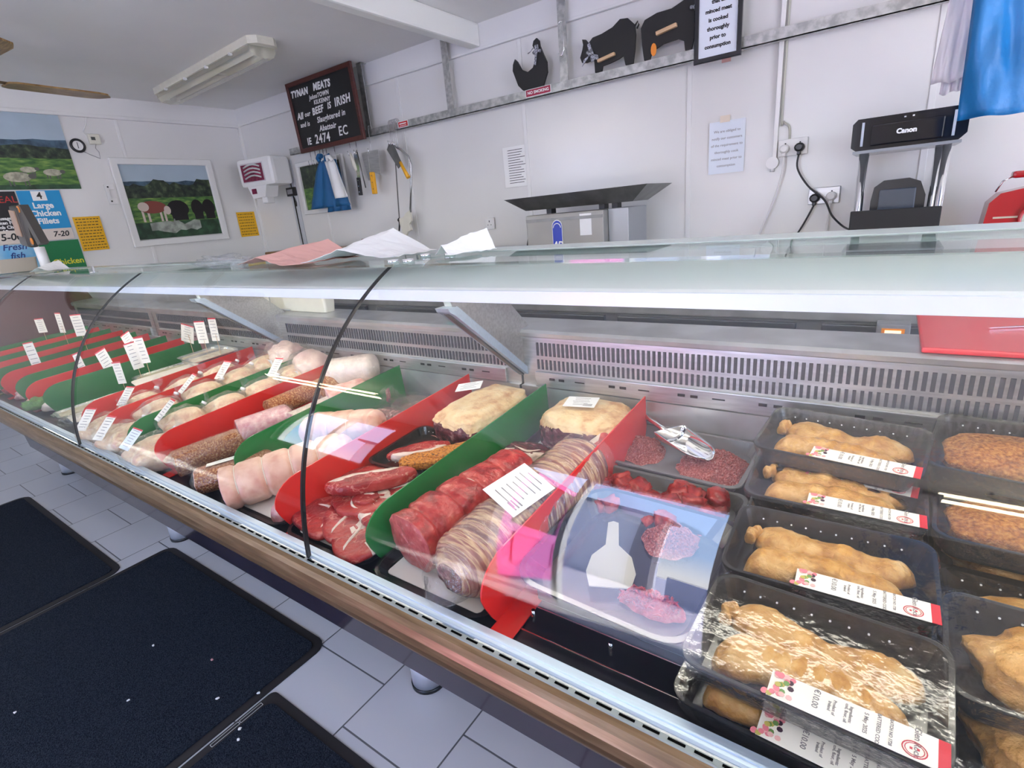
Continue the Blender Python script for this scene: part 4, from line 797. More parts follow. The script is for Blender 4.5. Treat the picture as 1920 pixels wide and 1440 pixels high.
# ---------------------------------------------------------------- ceiling fixtures on the left
o = empty('fluorescent_fitting', (-3.755, 2.115, ZC)); tag(o, 'yellowed unlit twin tube ceiling light with a clear cover', 'ceiling light'); o.rotation_euler = (0, 0, R(-3))
b = MB(); pts = [(-.72, -.06), (-.69, -.09), (.69, -.09), (.73, -.05), (.73, .05), (.69, .09), (-.69, .09), (-.72, .06)]; b.poly([(x, y, -.04) for x, y in pts], (0, 0, .04), cream_pl); b.build('housing', o)
b = MB(); sec = [(-.078, -.04), (-.078, -.065), (-.06, -.092), (0, -.10), (.06, -.092), (.078, -.065), (.078, -.04)]; b.loft([[(x, y, z) for y, z in sec] for x in (-.68, .68)], lens_m, smooth=False); b.build('clear_cover', o)
for y in (-.035, .035):
    b = MB(); b.cyl((-.62, y, -.066), (.62, y, -.066), .013, cream_pl, 10); b.build('tube', o)
    for x in (-.64, .62): b = MB(); b.box((x, y - .014, -.084), (x + .02, y + .014, -.042), white_pl, .004); b.build('tube_holder', o)
for k in range(4): b = MB(); b.box((-.5 + k * .32, -.094, -.05), (-.48 + k * .32, -.078, -.036), white_pl); b.build('cover_clip', o)
o = empty('ceiling_fan', (-3.60, .764, ZC)); tag(o, 'wooden bladed ceiling fan at the upper left edge', 'ceiling fan')
b = MB(); b.cyl((0, 0, -.20), (0, 0, 0), .012, brass, 12); b.cyl((0, 0, -.03), (0, 0, 0), .05, brass, 20); b.build('down_rod', o); b = MB(); b.cyl((0, 0, -.31), (0, 0, -.19), .085, brass, 28); b.cyl((0, 0, -.34), (0, 0, -.31), .05, brass, 20); b.build('motor', o)
bd = Vector((-3.673 + 3.60, 1.464 - .764, 0)); a0 = math.atan2(bd.y, bd.x)
for k in range(4):
    a = a0 + k * pi / 2; Mz = Matrix.Rotation(a, 4, 'Z'); tz = -.262
    b = MB(); pl = [(.24, -.045), (.27, -.062), (.62, -.066), (.67, -.05), (.705, 0), (.67, .05), (.62, .066), (.27, .062), (.24, .045)]; b.poly([(x, y, tz) for x, y in pl], (0, 0, .008), fanwood)
    bl = b.build('blade', o); bl.matrix_local = Mz; b = MB(); b.tube([(.07, 0, tz + .0), (.15, 0, tz + .012), (.26, 0, tz + .01)], .007, brass, 8); ir = b.build('blade_iron', o); ir.matrix_local = Mz

# ================================================================ food in the counter
NV = noise.noise
def star(name, fn, m, parent=None, subd=4, **k):
    """body whose surface radius is fn(direction) -> point"""
    b = MB(); r = bmesh.ops.create_icosphere(b.b, subdivisions=subd, radius=1)
    for v in r['verts']: v.co = fn(v.co.normalized())
    b._fin(b.b.faces[:], m, True); return b.build(name, parent, **k)
def lump(sx_, sy_, sz_, seed=0, amp=.12, freq=2.2, p=1.0, flat_=True, fine=.03, fz=9):
    def f(d):
        q = Vector((math.copysign(abs(d.x) ** p, d.x), math.copysign(abs(d.y) ** p, d.y), math.copysign(abs(d.z) ** p, d.z)))
        s = 1 + amp * NV(d * freq + Vector((seed, seed * 2.1, 3))) + fine * NV(d * fz + Vector((seed, 1, 2)))
        v = Vector((q.x * sx_, q.y * sy_, q.z * sz_)) * s
        if flat_ and v.z < -sz_ * .55: v.z = -sz_ * .55 + (v.z + sz_ * .55) * .15
        return v
    return f
def roll(name, L_, rx, rz, m, mcut, parent=None, ties=5, tie=.10, seed=0, amp=.06, boxy=1, taper=.0, fine=.025, flatb=True, n=30, endr=.0, nring=60):
    """roast lying along +y, flat cut face at the front end"""
    b = MB(); rings = []
    for j in range(nring + 1):
        v = j / nring; y = v * L_; s = 1 - taper * v
        if ties: s *= 1 - tie * max(0, cos(2 * pi * (v * ties - .5))) ** 8
        if v > .86: s *= math.sqrt(max(0.02, 1 - ((v - .86) / .145) ** 2))
        if endr and v < endr: s *= math.sqrt(max(.05, 1 - ((endr - v) / endr) ** 2 * .8))
        g = []
        for i in range(n):
            a = 2 * pi * i / n; c, q = cos(a), sin(a); c = math.copysign(abs(c) ** boxy, c); q = math.copysign(abs(q) ** boxy, q)
            w = 1 + amp * NV(Vector((c * 1.5 + seed, q * 1.5, y * 9))) + fine * NV(Vector((c * 5, q * 5 + seed, y * 45)))
            x, z = c * rx * s * w, q * rz * s * w + rz
            if flatb: z = max(z, .004)
            g.append((x, y + .004 * NV(Vector((c * 2, q * 2, seed))) * (v < .02), z))
        rings.append(g)
    b.loft(rings, m, caps=False)
    # cut face
    y0 = rings[0]; cx = sum(p[0] for p in y0) / n; cz = sum(p[2] for p in y0) / n; caps = [y0]
    for f_ in (.97, .7, .35, .02): caps.append([(cx + (p[0] - cx) * f_, p[1] - .003 * (1 - f_) - (.002 if f_ < .99 else 0), cz + (p[2] - cz) * f_) for p in y0])
    b.loft(caps, mcut, caps=True, smooth=True)
    ye = rings[-1]; b._fin([b.b.faces.new([b.b.verts.new(p) for p in ye])], m)
    return b.build(name, parent)
def slab(name, lx, ly, th, m, mf, parent=None, seed=0, arc=(.2, 2.2), fatw=.80, wob=.22, n=44, z0=0, curl=0, stretch=1):
    """steak like slab: domed polar mesh, fat along an arc of the rim"""
    b = MB()
    rad = [1 + wob * NV(Vector((cos(2 * pi * i / n) * 1.4, sin(2 * pi * i / n) * 1.4, seed * 5.7))) + .03 * NV(Vector((cos(2 * pi * i / n) * 6, sin(2 * pi * i / n) * 6, seed))) for i in range(n)]
    prof_ = [(.02, .0), (.5, 0), (.93, .002), (1.0, th * .2), (1.03, th * .5), (1.0, th * .85), (.94, th), (fatw, th), (.6, th), (.3, th), (.02, th)]
    rings = []
    for r, z in prof_:
        g = []
        for i in range(n):
            a = 2 * pi * i / n; x, y = lx * rad[i] * r * cos(a), ly * rad[i] * r * sin(a)
            zz = z + (z0 + curl * (x / lx) ** 2) + (.10 * th * NV(Vector((x * 45, y * 45, seed))) if z > th * .3 else 0)
            g.append((x, y, zz))
        rings.append(g)
    vs = [[b.b.verts.new(Vector(p)) for p in r] for r in rings]; A, F = [], []
    for k, (p, q) in enumerate(zip(vs, vs[1:])):
        for i in range(n):
            f = b.b.faces.new((p[i], p[(i + 1) % n], q[(i + 1) % n], q[i])); a = 2 * pi * (i + .5) / n
            isf = (arc[0] < a < arc[1] or arc[0] < a - 2 * pi < arc[1]) and 2 <= k <= 7 - (0 if NV(Vector((a * 3, seed, 0))) > -.2 else 1)
            (F if isf else A).append(f)
    A.append(b.b.faces.new(vs[0][::-1])); A.append(b.b.faces.new(vs[-1]))
    b._fin(A, m, True); b._fin(F, mf, True)
    if seed in (3, 6, 31, 32, 33, 34, 35, 36):
        for q_, (ya, yb, r0) in enumerate(((.25, -.35, .0034),)):
            P_ = [((-.62 + 1.15 * t) * lx * (1 if q_ == 0 else .7), (ya + (yb - ya) * t + .35 * sin(4.2 * t + seed)) * ly, th * .95 + z0) for t in [k / 9 for k in range(10)]]
            b.tube(P_, [r0 * (.3 + .9 * math.sqrt(abs(sin(pi * k / 9)))) * (1 + .5 * NV(Vector((k * 1.7, seed, 0)))) for k in range(10)], mf, 7)
    return b.build(name, parent)
def rrect(lx, ly, r, z, n=5):
    p = []
    for sx_, sy_, q in ((1, 1, 0), (-1, 1, 1), (-1, -1, 2), (1, -1, 3)):
        for k in range(n + 1): t = (q + k / n) * pi / 2; p.append((sx_ * (lx - r) + r * cos(t), sy_ * (ly - r) + r * sin(t), z))
    return p
def tray_mesh(name, lx, ly, h, m, parent=None, r=.03, flare=.010, rim=.006, th=.002):
    """half sizes lx, ly"""
    b = MB(); f = flare
    rings = [rrect(lx - f, ly - f, r, 0), rrect(lx, ly, r + .004, h - .003), rrect(lx + rim, ly + rim, r + rim, h - .003), rrect(lx + rim, ly + rim, r + rim, h), rrect(lx - .001, ly - .001, r + .003, h), rrect(lx - f - .001, ly - f - .001, r, th)]
    b.loft(rings, m, smooth=False); return b.build(name, parent)
tray_m = mat('black_display_tray', (.012, .012, .014), .28, coat=.2)
pack_m = mat('black_food_tray', (.014, .014, .015), .22, coat=.3)
def put(o, x, y, rz=0, dzz=.001, rx=SL, ry=0): o.location = (x, y, dz(y) + dzz); o.rotation_euler = (rx, ry, rz); return o
def ticket(parent, M, w, h, name='price_label', code=False, m=paper, red=False, nl=5, seed=1, redend=False):
    b = MB(); rect(b, -w / 2, -h / 2, w / 2, h / 2, 0, .0008, m)
    if redend: rect(b, -w / 2, h / 2 - .006, w / 2, h / 2, .0008, .0011, tag_red)
    t = b.build(name, parent)
    if parent: t.matrix_local = M
    else: t.matrix_world = M
    rr = random.Random(seed); b = MB()
    for k in range(nl):
        y = h / 2 - (k + 1) * h / (nl + 1.3); b_ = rr.uniform(.4, .75) * w; rect(b, -b_ / 2, y - h * .010, b_ / 2, y + h * .010, .0008, .0012, grey_ink)
    if code:
        for i in range(3): rect(b, w * .12, -h * .38 + i * h * .07, w * .4, -h * .35 + i * h * .07, .0008, .0012, grey_ink)
    pr = b.build('printing', t); pr['kind'] = 'stuff'; return t

# ---- lane beside the right hand red divider: two beef roasts on one tray
o = empty('meat_tray'); tag(o, 'black tray lined with white paper under the two long beef roasts', 'tray'); tray_mesh('tray', .138, .218, .018, tray_m, o, .035); put(o, -.63, .738)
b = MB(); b.poly(rrect(.118, .198, .01, 0, 3), (0, 0, .0015), paper); p_ = b.build('paper_liner', o); p_.location = (0, 0, .003)
o = empty('roast_beef'); tag(o, 'bright red tied roast beef joint with a flat cut end, on the paper lined tray', 'meat joint')
roll('joint', .345, .060, .060, beef_bright, beef_cut, o, ties=5, tie=.12, seed=2, amp=.07, boxy=.72, taper=.08, fine=.05); put(o, -.695, .575, R(-8), .008)
for k, v in enumerate((.1, .3, .5, .7)):
    b = MB(); rr_ = .0595 * (1 - .08 * v) * .86; b.tube([(rr_ * cos(t), .345 * v, .060 + .060 * (1 - .08 * v) * .87 * sin(t)) for t in [pi * q / 14 - .0 for q in range(15)]], .0012, netting, 5); b.build('string', o)
o = empty('rolled_beef'); tag(o, 'large film wrapped rolled beef joint with brown bands of fat and a white weight label', 'meat joint')
band = mat('banded_rolled_beef', (.4, .2, .15), .25, bump=.3, bscale=30, vscale=6, stretch=(1.5, 14, 1.5), ramp=[(.34, (.13, .035, .04)), (.46, (.30, .12, .10)), (.54, (.58, .38, .22)), (.60, (.25, .09, .08)), (.72, (.50, .27, .20))], coat=.4)
roll('joint', .47, .066, .062, band, dark_meat, o, ties=13, tie=.045, seed=5, amp=.05, boxy=.9, taper=-.08, fine=.03, endr=.10, nring=90); put(o, -.560, .535, R(-5), .008)
b = MB(); rg = []
for j in range(25):
    v = j / 24; s = 1.06 + .035 * sin(v * 60); s *= (.55 + .45 * min(1, v * 5)) ; rg.append([(.067 * s * cos(2 * pi * i / 28) * (1 + .03 * NV(Vector((i, j * .4, 1)))), -.03 + v * .49, .064 + .062 * s * max(-.98, sin(2 * pi * i / 28)) * (1 + .03 * NV(Vector((i * .7, j, 2))))) for i in range(28)])
b.loft(rg, bag_m, caps=False); b.build('film_wrap', o)
b = MB(); b.loft([[(r * cos(2 * pi * k / 16) * (1 + .25 * sin(k * 2.3)), y, z_ + r * .8 * sin(2 * pi * k / 16)) for k in range(16)] for r, y, z_ in ((.040, -.028, .05), (.026, -.040, .034), (.020, -.052, .018), (.026, -.062, .012))], crumple_m, caps=False); b.build('film_twist', o)
ticket(o, frame((.012, .195, .1335), (.93, -.1, -.36), (.12, 1, 0)), .085, .115, code=True, nl=7)
# rear of the same lane
o = empty('meat_tray'); tag(o, 'black tray with a white liner behind the two long beef roasts', 'tray'); tray_mesh('tray', .136, .115, .016, tray_m, o, .03); put(o, -.625, 1.085)
b = MB(); b.poly(rrect(.115, .095, .01, 0, 3), (0, 0, .0015), paper); p_ = b.build('paper_liner', o); p_.location = (0, 0, .003)
def steak(x, y, rz, lx, ly, th, seed, label, m=beef, mf=fat_w, arc=(.3, 2.4), dzz=.008, rx=SL, ry=0, group=None, nm='steak', **k):
    o = slab(nm, lx, ly, th, m, mf, None, seed, arc, **k); tag(o, label, 'steak', group); return put(o, x, y, rz, dzz, rx, ry)
steak(-.715, 1.015, R(40), .062, .040, .030, 3, 'thick dark red steak with a pale fat edge behind the bright roast beef', m=dark_meat, arc=(3.3, 5.6), dzz=.012, ry=R(12), fatw=.8)
steak(-.60, 1.045, R(20), .070, .042, .018, 6, 'flat red steak lying behind the film wrapped rolled joint')
steak(-.525, 1.04, R(70), .060, .030, .018, 8, 'upright red steak propped against the right hand red divider', dzz=.045, ry=R(-48), m=beef_bright)
def striploin(x, y, rz, sx_, sy_, sz_, seed, label, dzz=.012):
    o = empty('beef_striploin'); tag(o, label, 'meat joint')
    b = MB(); r = bmesh.ops.create_icosphere(b.b, subdivisions=5, radius=1); f = lump(sx_, sy_, sz_, seed, .10, 1.8, .55, True, .035)
    for v in r['verts']: v.co = f(v.co.normalized())
    lim = sz_ * .30
    for fc in b.b.faces: fc.smooth = True; c = fc.calc_center_median(); fc.material_index = 0 if c.z > lim + .010 * NV(c * 40) - (.0 if c.y > -sy_ * .9 else -.012) else 1
    b.mats = [fat, dark_meat]; b.build('joint', o); put(o, x, y, rz, dzz + sz_ * .55); return o
o1 = striploin(-.606, 1.150, R(-3), .116, .090, .062, 11, 'large beef striploin with cream fat cap and a white sticker, right of the green divider', .02)
ticket(o1, frame((-.012, .0, .074), (1, .25, .0), (-.25, 1, .0)), .085, .062, code=True, nl=5, seed=4)
o1 = striploin(-.914, 1.095, R(-7), .094, .145, .060, 15, 'large beef striploin with yellow fat cap between the red and green dividers', .03)
o = empty('fat_joint'); tag(o, 'pale pink fatty joint lying under the yellow capped striploin', 'meat joint'); star('joint', lump(.085, .13, .028, 21, .1, 2, .6), fat_pink, o); put(o, -.975, 1.08, R(-10), .016)
o = ticket(None, frame((-1.005, 1.15, .905), (.86, .3, .15), (-.3, .9, .3)), .085, .04, 'price_ticket', nl=4, seed=8); tag(o, 'curled white price ticket on top of the joint behind the red divider', 'label')
# ---- T-bone and sirloin steaks lane
o = empty('meat_tray'); tag(o, 'black paper lined tray under the pile of raw sirloin steaks', 'tray'); tray_mesh('tray', .137, .125, .016, tray_m, o, .03); put(o, -.93, .648)
b = MB(); b.poly(rrect(.118, .105, .01, 0, 3), (0, 0, .0015), paper); p_ = b.build('paper_liner', o); p_.location = (0, 0, .003)
G_ = 'raw steaks piled on the tray'
steak(-1.000, .590, R(-12), 0.092, 0.061, .020, 31, 'raw sirloin steak at the front left of the pile, touching the red divider', group=G_, arc=(.2, 1.8), m=beef, dzz=.016)
steak(-.865, .570, R(-28), 0.087, 0.050, .020, 32, 'raw steak with a cream fat edge at the front right of the pile', group=G_, arc=(.3, 2.2), mf=fat_w, dzz=.020, m=beef)
steak(-.955, .660, R(-10), 0.090, 0.059, .018, 33, 'raw steak in the middle of the pile, under the long one', group=G_, arc=(.5, 2.9), dzz=.036)
steak(-.860, .655, R(30), 0.067, 0.053, .018, 34, 'raw steak against the green divider in the pile', group=G_, arc=(2, 4), dzz=.034)
steak(-.955, .640, R(5), .100, .085, .020, 44, 'lowest raw steak, mostly hidden beneath the pile', group=G_, arc=(1, 2), dzz=.007)
steak(-1.010, .730, R(15), 0.072, 0.053, .018, 35, 'raw steak at the back left of the pile', group=G_, arc=(3.5, 5.6), dzz=.034)
steak(-.880, .740, R(35), 0.078, 0.045, .018, 36, 'raw steak at the back right of the pile with a pale fat rim', group=G_, arc=(.6, 2.6), dzz=.034)
steak(-.950, .690, R(48), .100, .032, .030, 37, 'long thick sirloin steak lying across the top of the pile', group=G_, arc=(.5, 2.9), dzz=.058, mf=fat_w, fatw=.7)
steak(-.935, .600, R(-34), .085, .050, .018, 32, 'raw steak overlapping the two front ones in the middle of the pile', group=G_, arc=(.2, 1.9), dzz=.024, ry=R(4))
steak(-.925, .652, R(20), .032, .018, .016, 38, 'small scrap of raw beef between the steaks', group=G_, arc=(1, 2), dzz=.046)
# perforated black tray
o = empty('perforated_tray'); tag(o, 'dotted black tray holding orange marinated steaks and one plain steak', 'tray'); tray_mesh('tray', .128, .105, .024, pack_m, o, .02, .006); put(o, -.935, .885, 0, .036)
b = MB()
for i in range(13):
    for yy in (.085,): b.cyl((-.10 + i * .0165, yy, .0215), (-.10 + i * .0165, yy, .0225), .0016, white_pl, 6)
for i in range(9):
    for j in range(3): b.cyl((-.10 + i * .024, -.06 + j * .05, .002), (-.10 + i * .024, -.06 + j * .05, .0032), .0016, white_pl, 6)
p_ = b.build('moulded_dots', o); p_['kind'] = 'stuff'
steak(-.955, .865, R(52), .085, .028, .024, 41, 'plain raw steak strip with a pale edge beside the marinated steaks', z0=.004, arc=(3.4, 5.9), dzz=.046, mf=fat_w, fatw=.7)
steak(-.900, .852, R(50), .092, .032, .024, 42, 'orange marinated steak nearest the plain strip', arc=(9, 9.1), m=marin, mf=marin, dzz=.046, group='marinated steaks')
steak(-.852, .905, R(50), .080, .028, .026, 43, 'orange marinated steak against the green divider', arc=(9, 9.1), m=marin, mf=marin, dzz=.048, group='marinated steaks')
# ---- scored pork lane
o = empty('meat_tray'); tag(o, 'black tray with white paper under the scored pork roll', 'tray'); tray_mesh('tray', .140, .150, .016, tray_m, o, .035); put(o, -1.235, .675)
b = MB(); b.poly(rrect(.12, .13, .01, 0, 3), (0, 0, .0015), paper); p_ = b.build('paper_liner', o); p_.location = (0, 0, .003)
def pork_roll(x, y, rz, L_, r, seed, label, ties=5):
    o = empty('pork_roll'); tag(o, label, 'meat joint'); roll('joint', L_, r, r * .92, pork, pork_cut, o, ties=ties, tie=.12, seed=seed, amp=.06, boxy=.92, fine=.015); put(o, x, y, rz, .008)
    for k in range(ties - 1):
        v = (k + 1 - .5 + .5) / ties - .1 * (1 if ties > 5 else 1) + .0; v = (k + .5) / ties; q_ = r * .895
        b = MB(); b.tube([(q_ * cos(t), L_ * v, r * .92 + q_ * .92 * sin(t)) for t in [pi * q / 14 for q in range(15)]], .0011, netting, 5); b.build('string', o)
    return o
pork_roll(-1.305, .525, R(-31), .33, .060, 51, 'large scored pale pork roll tied with string at the front of the lane', 5)
pork_roll(-1.425, .845, R(-68), .27, .052, 54, 'shorter tied pork roll lying across the lane behind the big one', 4)
o = star('pork_piece', lump(.03, .035, .028, 57, .2, 2), pork_cut); tag(o, 'small pink pork offcut on white paper beside the red divider', 'meat'); put(o, -1.125, .565, 0, .024)
o = ticket(None, frame((-1.235, .925, dz(.925) + .05), (.97, .18, .05), (-.2, .95, .2)), .09, .05, 'price_ticket', nl=8, seed=12, m=cream_paper, redend=True); tag(o, 'cream printed ticket lying behind the shorter pork roll', 'label')
def vac(name, x, y, rz, sx_, sy_, sz_, seed, label, m=vac_meat, dzz=.0, cat='meat pack'):
    o = empty(name); tag(o, label, cat); star('meat', lump(sx_, sy_, sz_, seed, .16, 2, .85), m, o); s = 1.10; star('vacuum_bag', lump(sx_ * s + .006, sy_ * s + .006, sz_ * s, seed, .16, 2, .7, True, .06, 7), bag_m, o, 4); put(o, x, y, rz, dzz + sz_ * .6); return o
vac('pork_fillet', -1.335, .985, R(-12), .115, .032, .030, 61, 'dark marbled pork fillet in vacuum film, nearer of the pair')
vac('pork_fillet', -1.235, 1.045, R(-8), .120, .030, .028, 62, 'marbled pork fillet in vacuum film, behind the nearer one', dzz=.012)
vac('offal_bag', -1.235, 1.165, R(-4), .135, .060, .025, 63, 'clear bag of dark brown sliced offal at the back of the pork lane', m=mat('offal', (.12, .07, .06), .2, bump=.6, bscale=30, vscale=12, ramp=[(.35, (.06, .03, .03)), (.6, (.20, .11, .09)), (.75, (.42, .33, .30))], coat=.5))
# ---- salami, bacon and ham lane
def wrapped(name, x, y, rz, L_, r, m, mcut, seed, label, rzv=None, ties=0, bag=True, dzz=.002, lab=False):
    o = empty(name); tag(o, label, 'meat joint'); roll('joint', L_, r, (rzv or r), m, mcut, o, ties=ties, tie=.05, seed=seed, amp=.05, boxy=.85, fine=.02, nring=36); put(o, x, y, rz, dzz)
    if bag:
        b = MB(); rg = []; rz_ = rzv or r
        for v, s in ((-.10, .35), (-.07, .55), (-.03, .96), (.02, 1.07), (.3, 1.06), (.6, 1.08), (.9, 1.05), (1.02, .8), (1.06, .4)):
            rg.append([(r * s * (1 + .05 * NV(Vector((i * .9, v * 5, seed)))) * cos(2 * pi * i / 20), L_ * v, max(.002, rz_ + rz_ * s * sin(2 * pi * i / 20) * (1 + .05 * NV(Vector((i * .8, v * 6, seed)))))) for i in range(20)])
        b.loft(rg, bag_m, caps=False); b.build('clear_bag', o)
    return o
wrapped('spiced_salami', -1.655, .550, R(-14), .20, .040, spice, spice, 71, 'orange spiced salami in clear film at the front, against the red divider')
b = MB(); 
o = wrapped('bacon_joint', -1.485, .535, R(-32), .20, .050, spice, ham_cut, 72, 'flat crumbed bacon joint in film with a white label, front of the salami lane', .034)
ticket(o, frame((0, .08, .0715), (0, 1, 0), (-1, 0, 0)), .10, .022, 'long_label', nl=1, seed=3, m=cream_paper)
wrapped('ham_joint', -1.625, .740, R(-20), .17, .050, pork_cut, pork_cut, 73, 'round pink ham joint in cling film, behind the spiced salami', .048, dzz=.004)
wrapped('seeded_salami', -1.650, .86, R(-4), .30, .032, spice, spice, 74, 'long seeded salami lying along the red divider', bag=False, dzz=.05)
wrapped('ham_joint', -1.520, .860, R(-8), .20, .046, fat_w, pork_cut, 75, 'pale ham joint in film in the middle of the salami lane', .044, dzz=.002)
wrapped('bacon_cut', -1.520, 1.010, R(-28), .14, .058, fat_pink, pork_cut, 76, 'thick cut of pink bacon with a fat edge, standing among the hams', .050, bag=False, dzz=.012)
wrapped('seeded_salami', -1.615, 1.03, R(4), .20, .034, spice, spice, 77, 'dark crumbed ham roll behind the thick bacon cut', bag=True, dzz=.02)
vac('smoked_ham', -1.475, 1.155, R(30), .080, .062, .050, 78, 'knobbly smoked ham hock near the back plate', dzz=.006)
wrapped('ham_joint', -1.655, 1.135, R(-60), .18, .055, fat_w, ham_cut, 79, 'large pale ham with a round white rimmed face at the back', .052, dzz=.055)
steak(-1.465, .97, R(80), .13, .030, .024, 80, 'long fatty strip of streaky pork lying along the green divider', m=fat_pink, mf=fat_w, arc=(0, 3), dzz=.03, nm='pork_strip')

# ---- bagged chickens
def make_chicken():
    o = empty('bagged_chicken')
    bumps = [(Vector((.55, -.75, .35)), .42, .35), (Vector((-.55, -.75, .35)), .42, .35), (Vector((.9, .25, .0)), .18, .4), (Vector((-.9, .25, .0)), .18, .4), (Vector((0, .6, .8)), .14, .6)]
    def f(d):
        r = 1 + .10 * NV(d * 3) + .07 * NV(d * 8)
        for c, a, w in bumps: r += a * math.exp(-((d - c.normalized()).length / w) ** 2)
        r -= .12 * math.exp(-((d - Vector((0, -.8, .6)).normalized()).length / .2) ** 2)
        v = Vector((d.x * .058, d.y * .074, d.z * .052)) * r; v.z = max(v.z, -.036); return v
    star('chicken', f, chick, o, 4, loc=(0, 0, .037))
    def g(d):
        r = 1.12 + .10 * NV(d * 3.2 + Vector((5, 1, 2))) + .05 * NV(d * 8)
        r += .18 * math.exp(-((d - Vector((.5, -.8, .35)).normalized()).length / .5) ** 2) + .18 * math.exp(-((d - Vector((-.5, -.8, .35)).normalized()).length / .5) ** 2)
        v = Vector((d.x * .062, d.y * .082, d.z * .060)) * r; v.z = max(v.z, -.0365); return v
    star('clear_bag', g, bag_m, o, 4, loc=(0, 0, .037))
    b = MB(); b.loft([[(r * cos(2 * pi * k / 14) * (1 + .3 * sin(k * 2.1)), .045 + y, .055 + z + r * .7 * sin(2 * pi * k / 14)) for k in range(14)] for r, y, z in ((.024, .02, .02), (.009, .035, .033), (.006, .040, .038), (.016, .048, .050), (.022, .052, .060))], bag_m, caps=False); b.build('gathered_neck', o)
    b = MB(); b.cyl((0, .083, .093), (0, .077, .087), .009, white_pl, 8); b.build('bag_tie', o)
    ticket(o, frame((-.020, -.045, .1035), (1, .15, -.12), (-.05, 1, .62)), .032, .092, 'long_label', nl=7, seed=6, m=cream_paper, redend=True)
    return o
ck = make_chicken()
spots = [(-1.800, .560, -.02, 0, 'nearest bagged chicken with a pale blue label, at the red divider'), (-2.025, .565, -.03, 14, 'front row bagged chicken with a long label over the middle red divider'), (-2.215, .570, -.03, 25, 'front row bagged chicken furthest left, beside the foil trays'),
    (-1.870, .690, .03, -10, 'bagged chicken directly behind the pale blue label one'), (-2.080, .700, .03, 8, 'second row bagged chicken behind the middle of the front row'), (-2.280, .720, .02, 20, 'second row bagged chicken on the far left by the dividers'),
    (-1.835, .820, .03, 5, 'third row bagged chicken against the large red divider'), (-2.030, .840, .045, -12, 'third row bagged chicken in the middle of the lane'), (-2.240, .870, .03, 15, 'third row bagged chicken on the left side'),
    (-1.840, .960, .03, 0, 'fourth row bagged chicken against the large red divider'), (-2.050, .985, .045, 10, 'fourth row bagged chicken in the middle of the lane'), (-2.250, 1.02, .03, -8, 'fourth row bagged chicken at the left, near the back'),
    (-1.870, 1.095, .035, 12, 'back row bagged chicken against the large red divider'), (-2.080, 1.12, .05, -6, 'back row bagged chicken in the middle of the lane')]
for i, (x, y, h, rz, lab) in enumerate(spots):
    c = ck if i == 0 else copy_tree(ck); tag(c, lab, 'chicken', 'bagged chickens in the counter'); c.location = (x, y, dz(y) + .002 + (h if i > 2 else 0)); c.rotation_euler = (SL, 0, R(rz)); s = 1.06 if i < 3 else 1.0; c.scale = (s * 1.12, s * .88, s)
    if i in (4, 6, 8, 9, 11, 13):
        for ch in kids(c):
            if ch.name.startswith('long_label'):
                for g in kids(ch): bpy.data.objects.remove(g)
                bpy.data.objects.remove(ch)
for ch in kids(ck):
    if ch.name.startswith('long_label'):
        ch.data = ch.data.copy(); ch.data.materials[0] = paper_bl; ch.scale = (1.3, .8, 1)
def big_bird(x, y, h, label, seed):
    o = empty('bagged_turkey_crown'); tag(o, label, 'chicken'); star('bird', lump(.085, .075, .070, seed, .22, 2.2, .95, True, .06), mat('pale_poultry', (.72, .52, .46), .35, bump=.5, bscale=24, vscale=8, ramp=[(.35, (.56, .34, .32)), (.6, (.76, .56, .46)), (.75, (.84, .70, .58))]), o)
    star('clear_bag', lump(.098, .088, .082, seed + 3, .20, 2.4, .9, True, .08), bag_m, o); ticket(o, frame((.0, -.080, .0), (1, 0, 0), (0, -.1, 1)), .035, .03, 'small_label', nl=1, m=paper); o.location = (x, y, dz(y) + h + .04); return o
big_bird(-2.03, 1.19, .075, 'large bagged poultry crown standing highest at the back of the chickens', 5)
big_bird(-1.83, 1.17, .055, 'second large bagged poultry piece at the back beside the big ham', 8)

# ---- foil trays lane
def foil_tray(x, y, rz, lx, ly, label, dzz=.002, lid=True, fill=None, rx=SL):
    o = empty('foil_tray'); tag(o, label, 'foil tray'); tray_mesh('foil', lx, ly, .034, foil, o, .02, .014, .005, .001)
    b = MB(); b.poly(rrect(lx - .012, ly - .012, .015, .020, 3), (0, 0, .008), fill or cream_paper); b.build('filling', o)
    b = MB(); b.poly(rrect(lx + .003, ly + .003, .02, .0345, 3), (0, 0, .0012), film_m if not lid else mat('foil_lid_card', (.72, .66, .58), .4, var=.1)); b.build('lid', o)
    return put(o, x, y, rz, dzz, rx)
salad = mat('pale_filling', (.7, .62, .45), .5, bump=.6, vscale=40, ramp=[(.35, (.52, .38, .24)), (.6, (.74, .66, .50)), (.75, (.40, .44, .20))])
foil_tray(-2.560, .69, R(-6), .070, .135, 'foil tray with a card lid nearest the glass, left of the chickens')
foil_tray(-2.700, .665, R(-4), .066, .120, 'foil tray with crumpled film over its front, left of the card lidded one', .004, False, salad)
foil_tray(-2.590, .93, R(-10), .075, .120, 'foil tray with a stack of paper beside it, in the second row', .045, True)
foil_tray(-2.745, .98, R(-8), .070, .115, 'open foil tray with pale filling in the second row', .03, False, salad)
foil_tray(-2.560, 1.13, R(-6), .070, .100, 'foil tray at the back of the foil tray lane', .075, False, salad)
foil_tray(-2.720, 1.155, R(-6), .070, .090, 'furthest foil tray with a clear lid, against the back plate', .060, False, salad)
o = star('crumpled_film', lump(.075, .045, .030, 91, .5, 3, 1, True, .2, 10), crumple_m, None, 4); tag(o, 'crumpled clear film heaped in front of the foil trays', 'film'); put(o, -2.56, .560, R(10), .02)
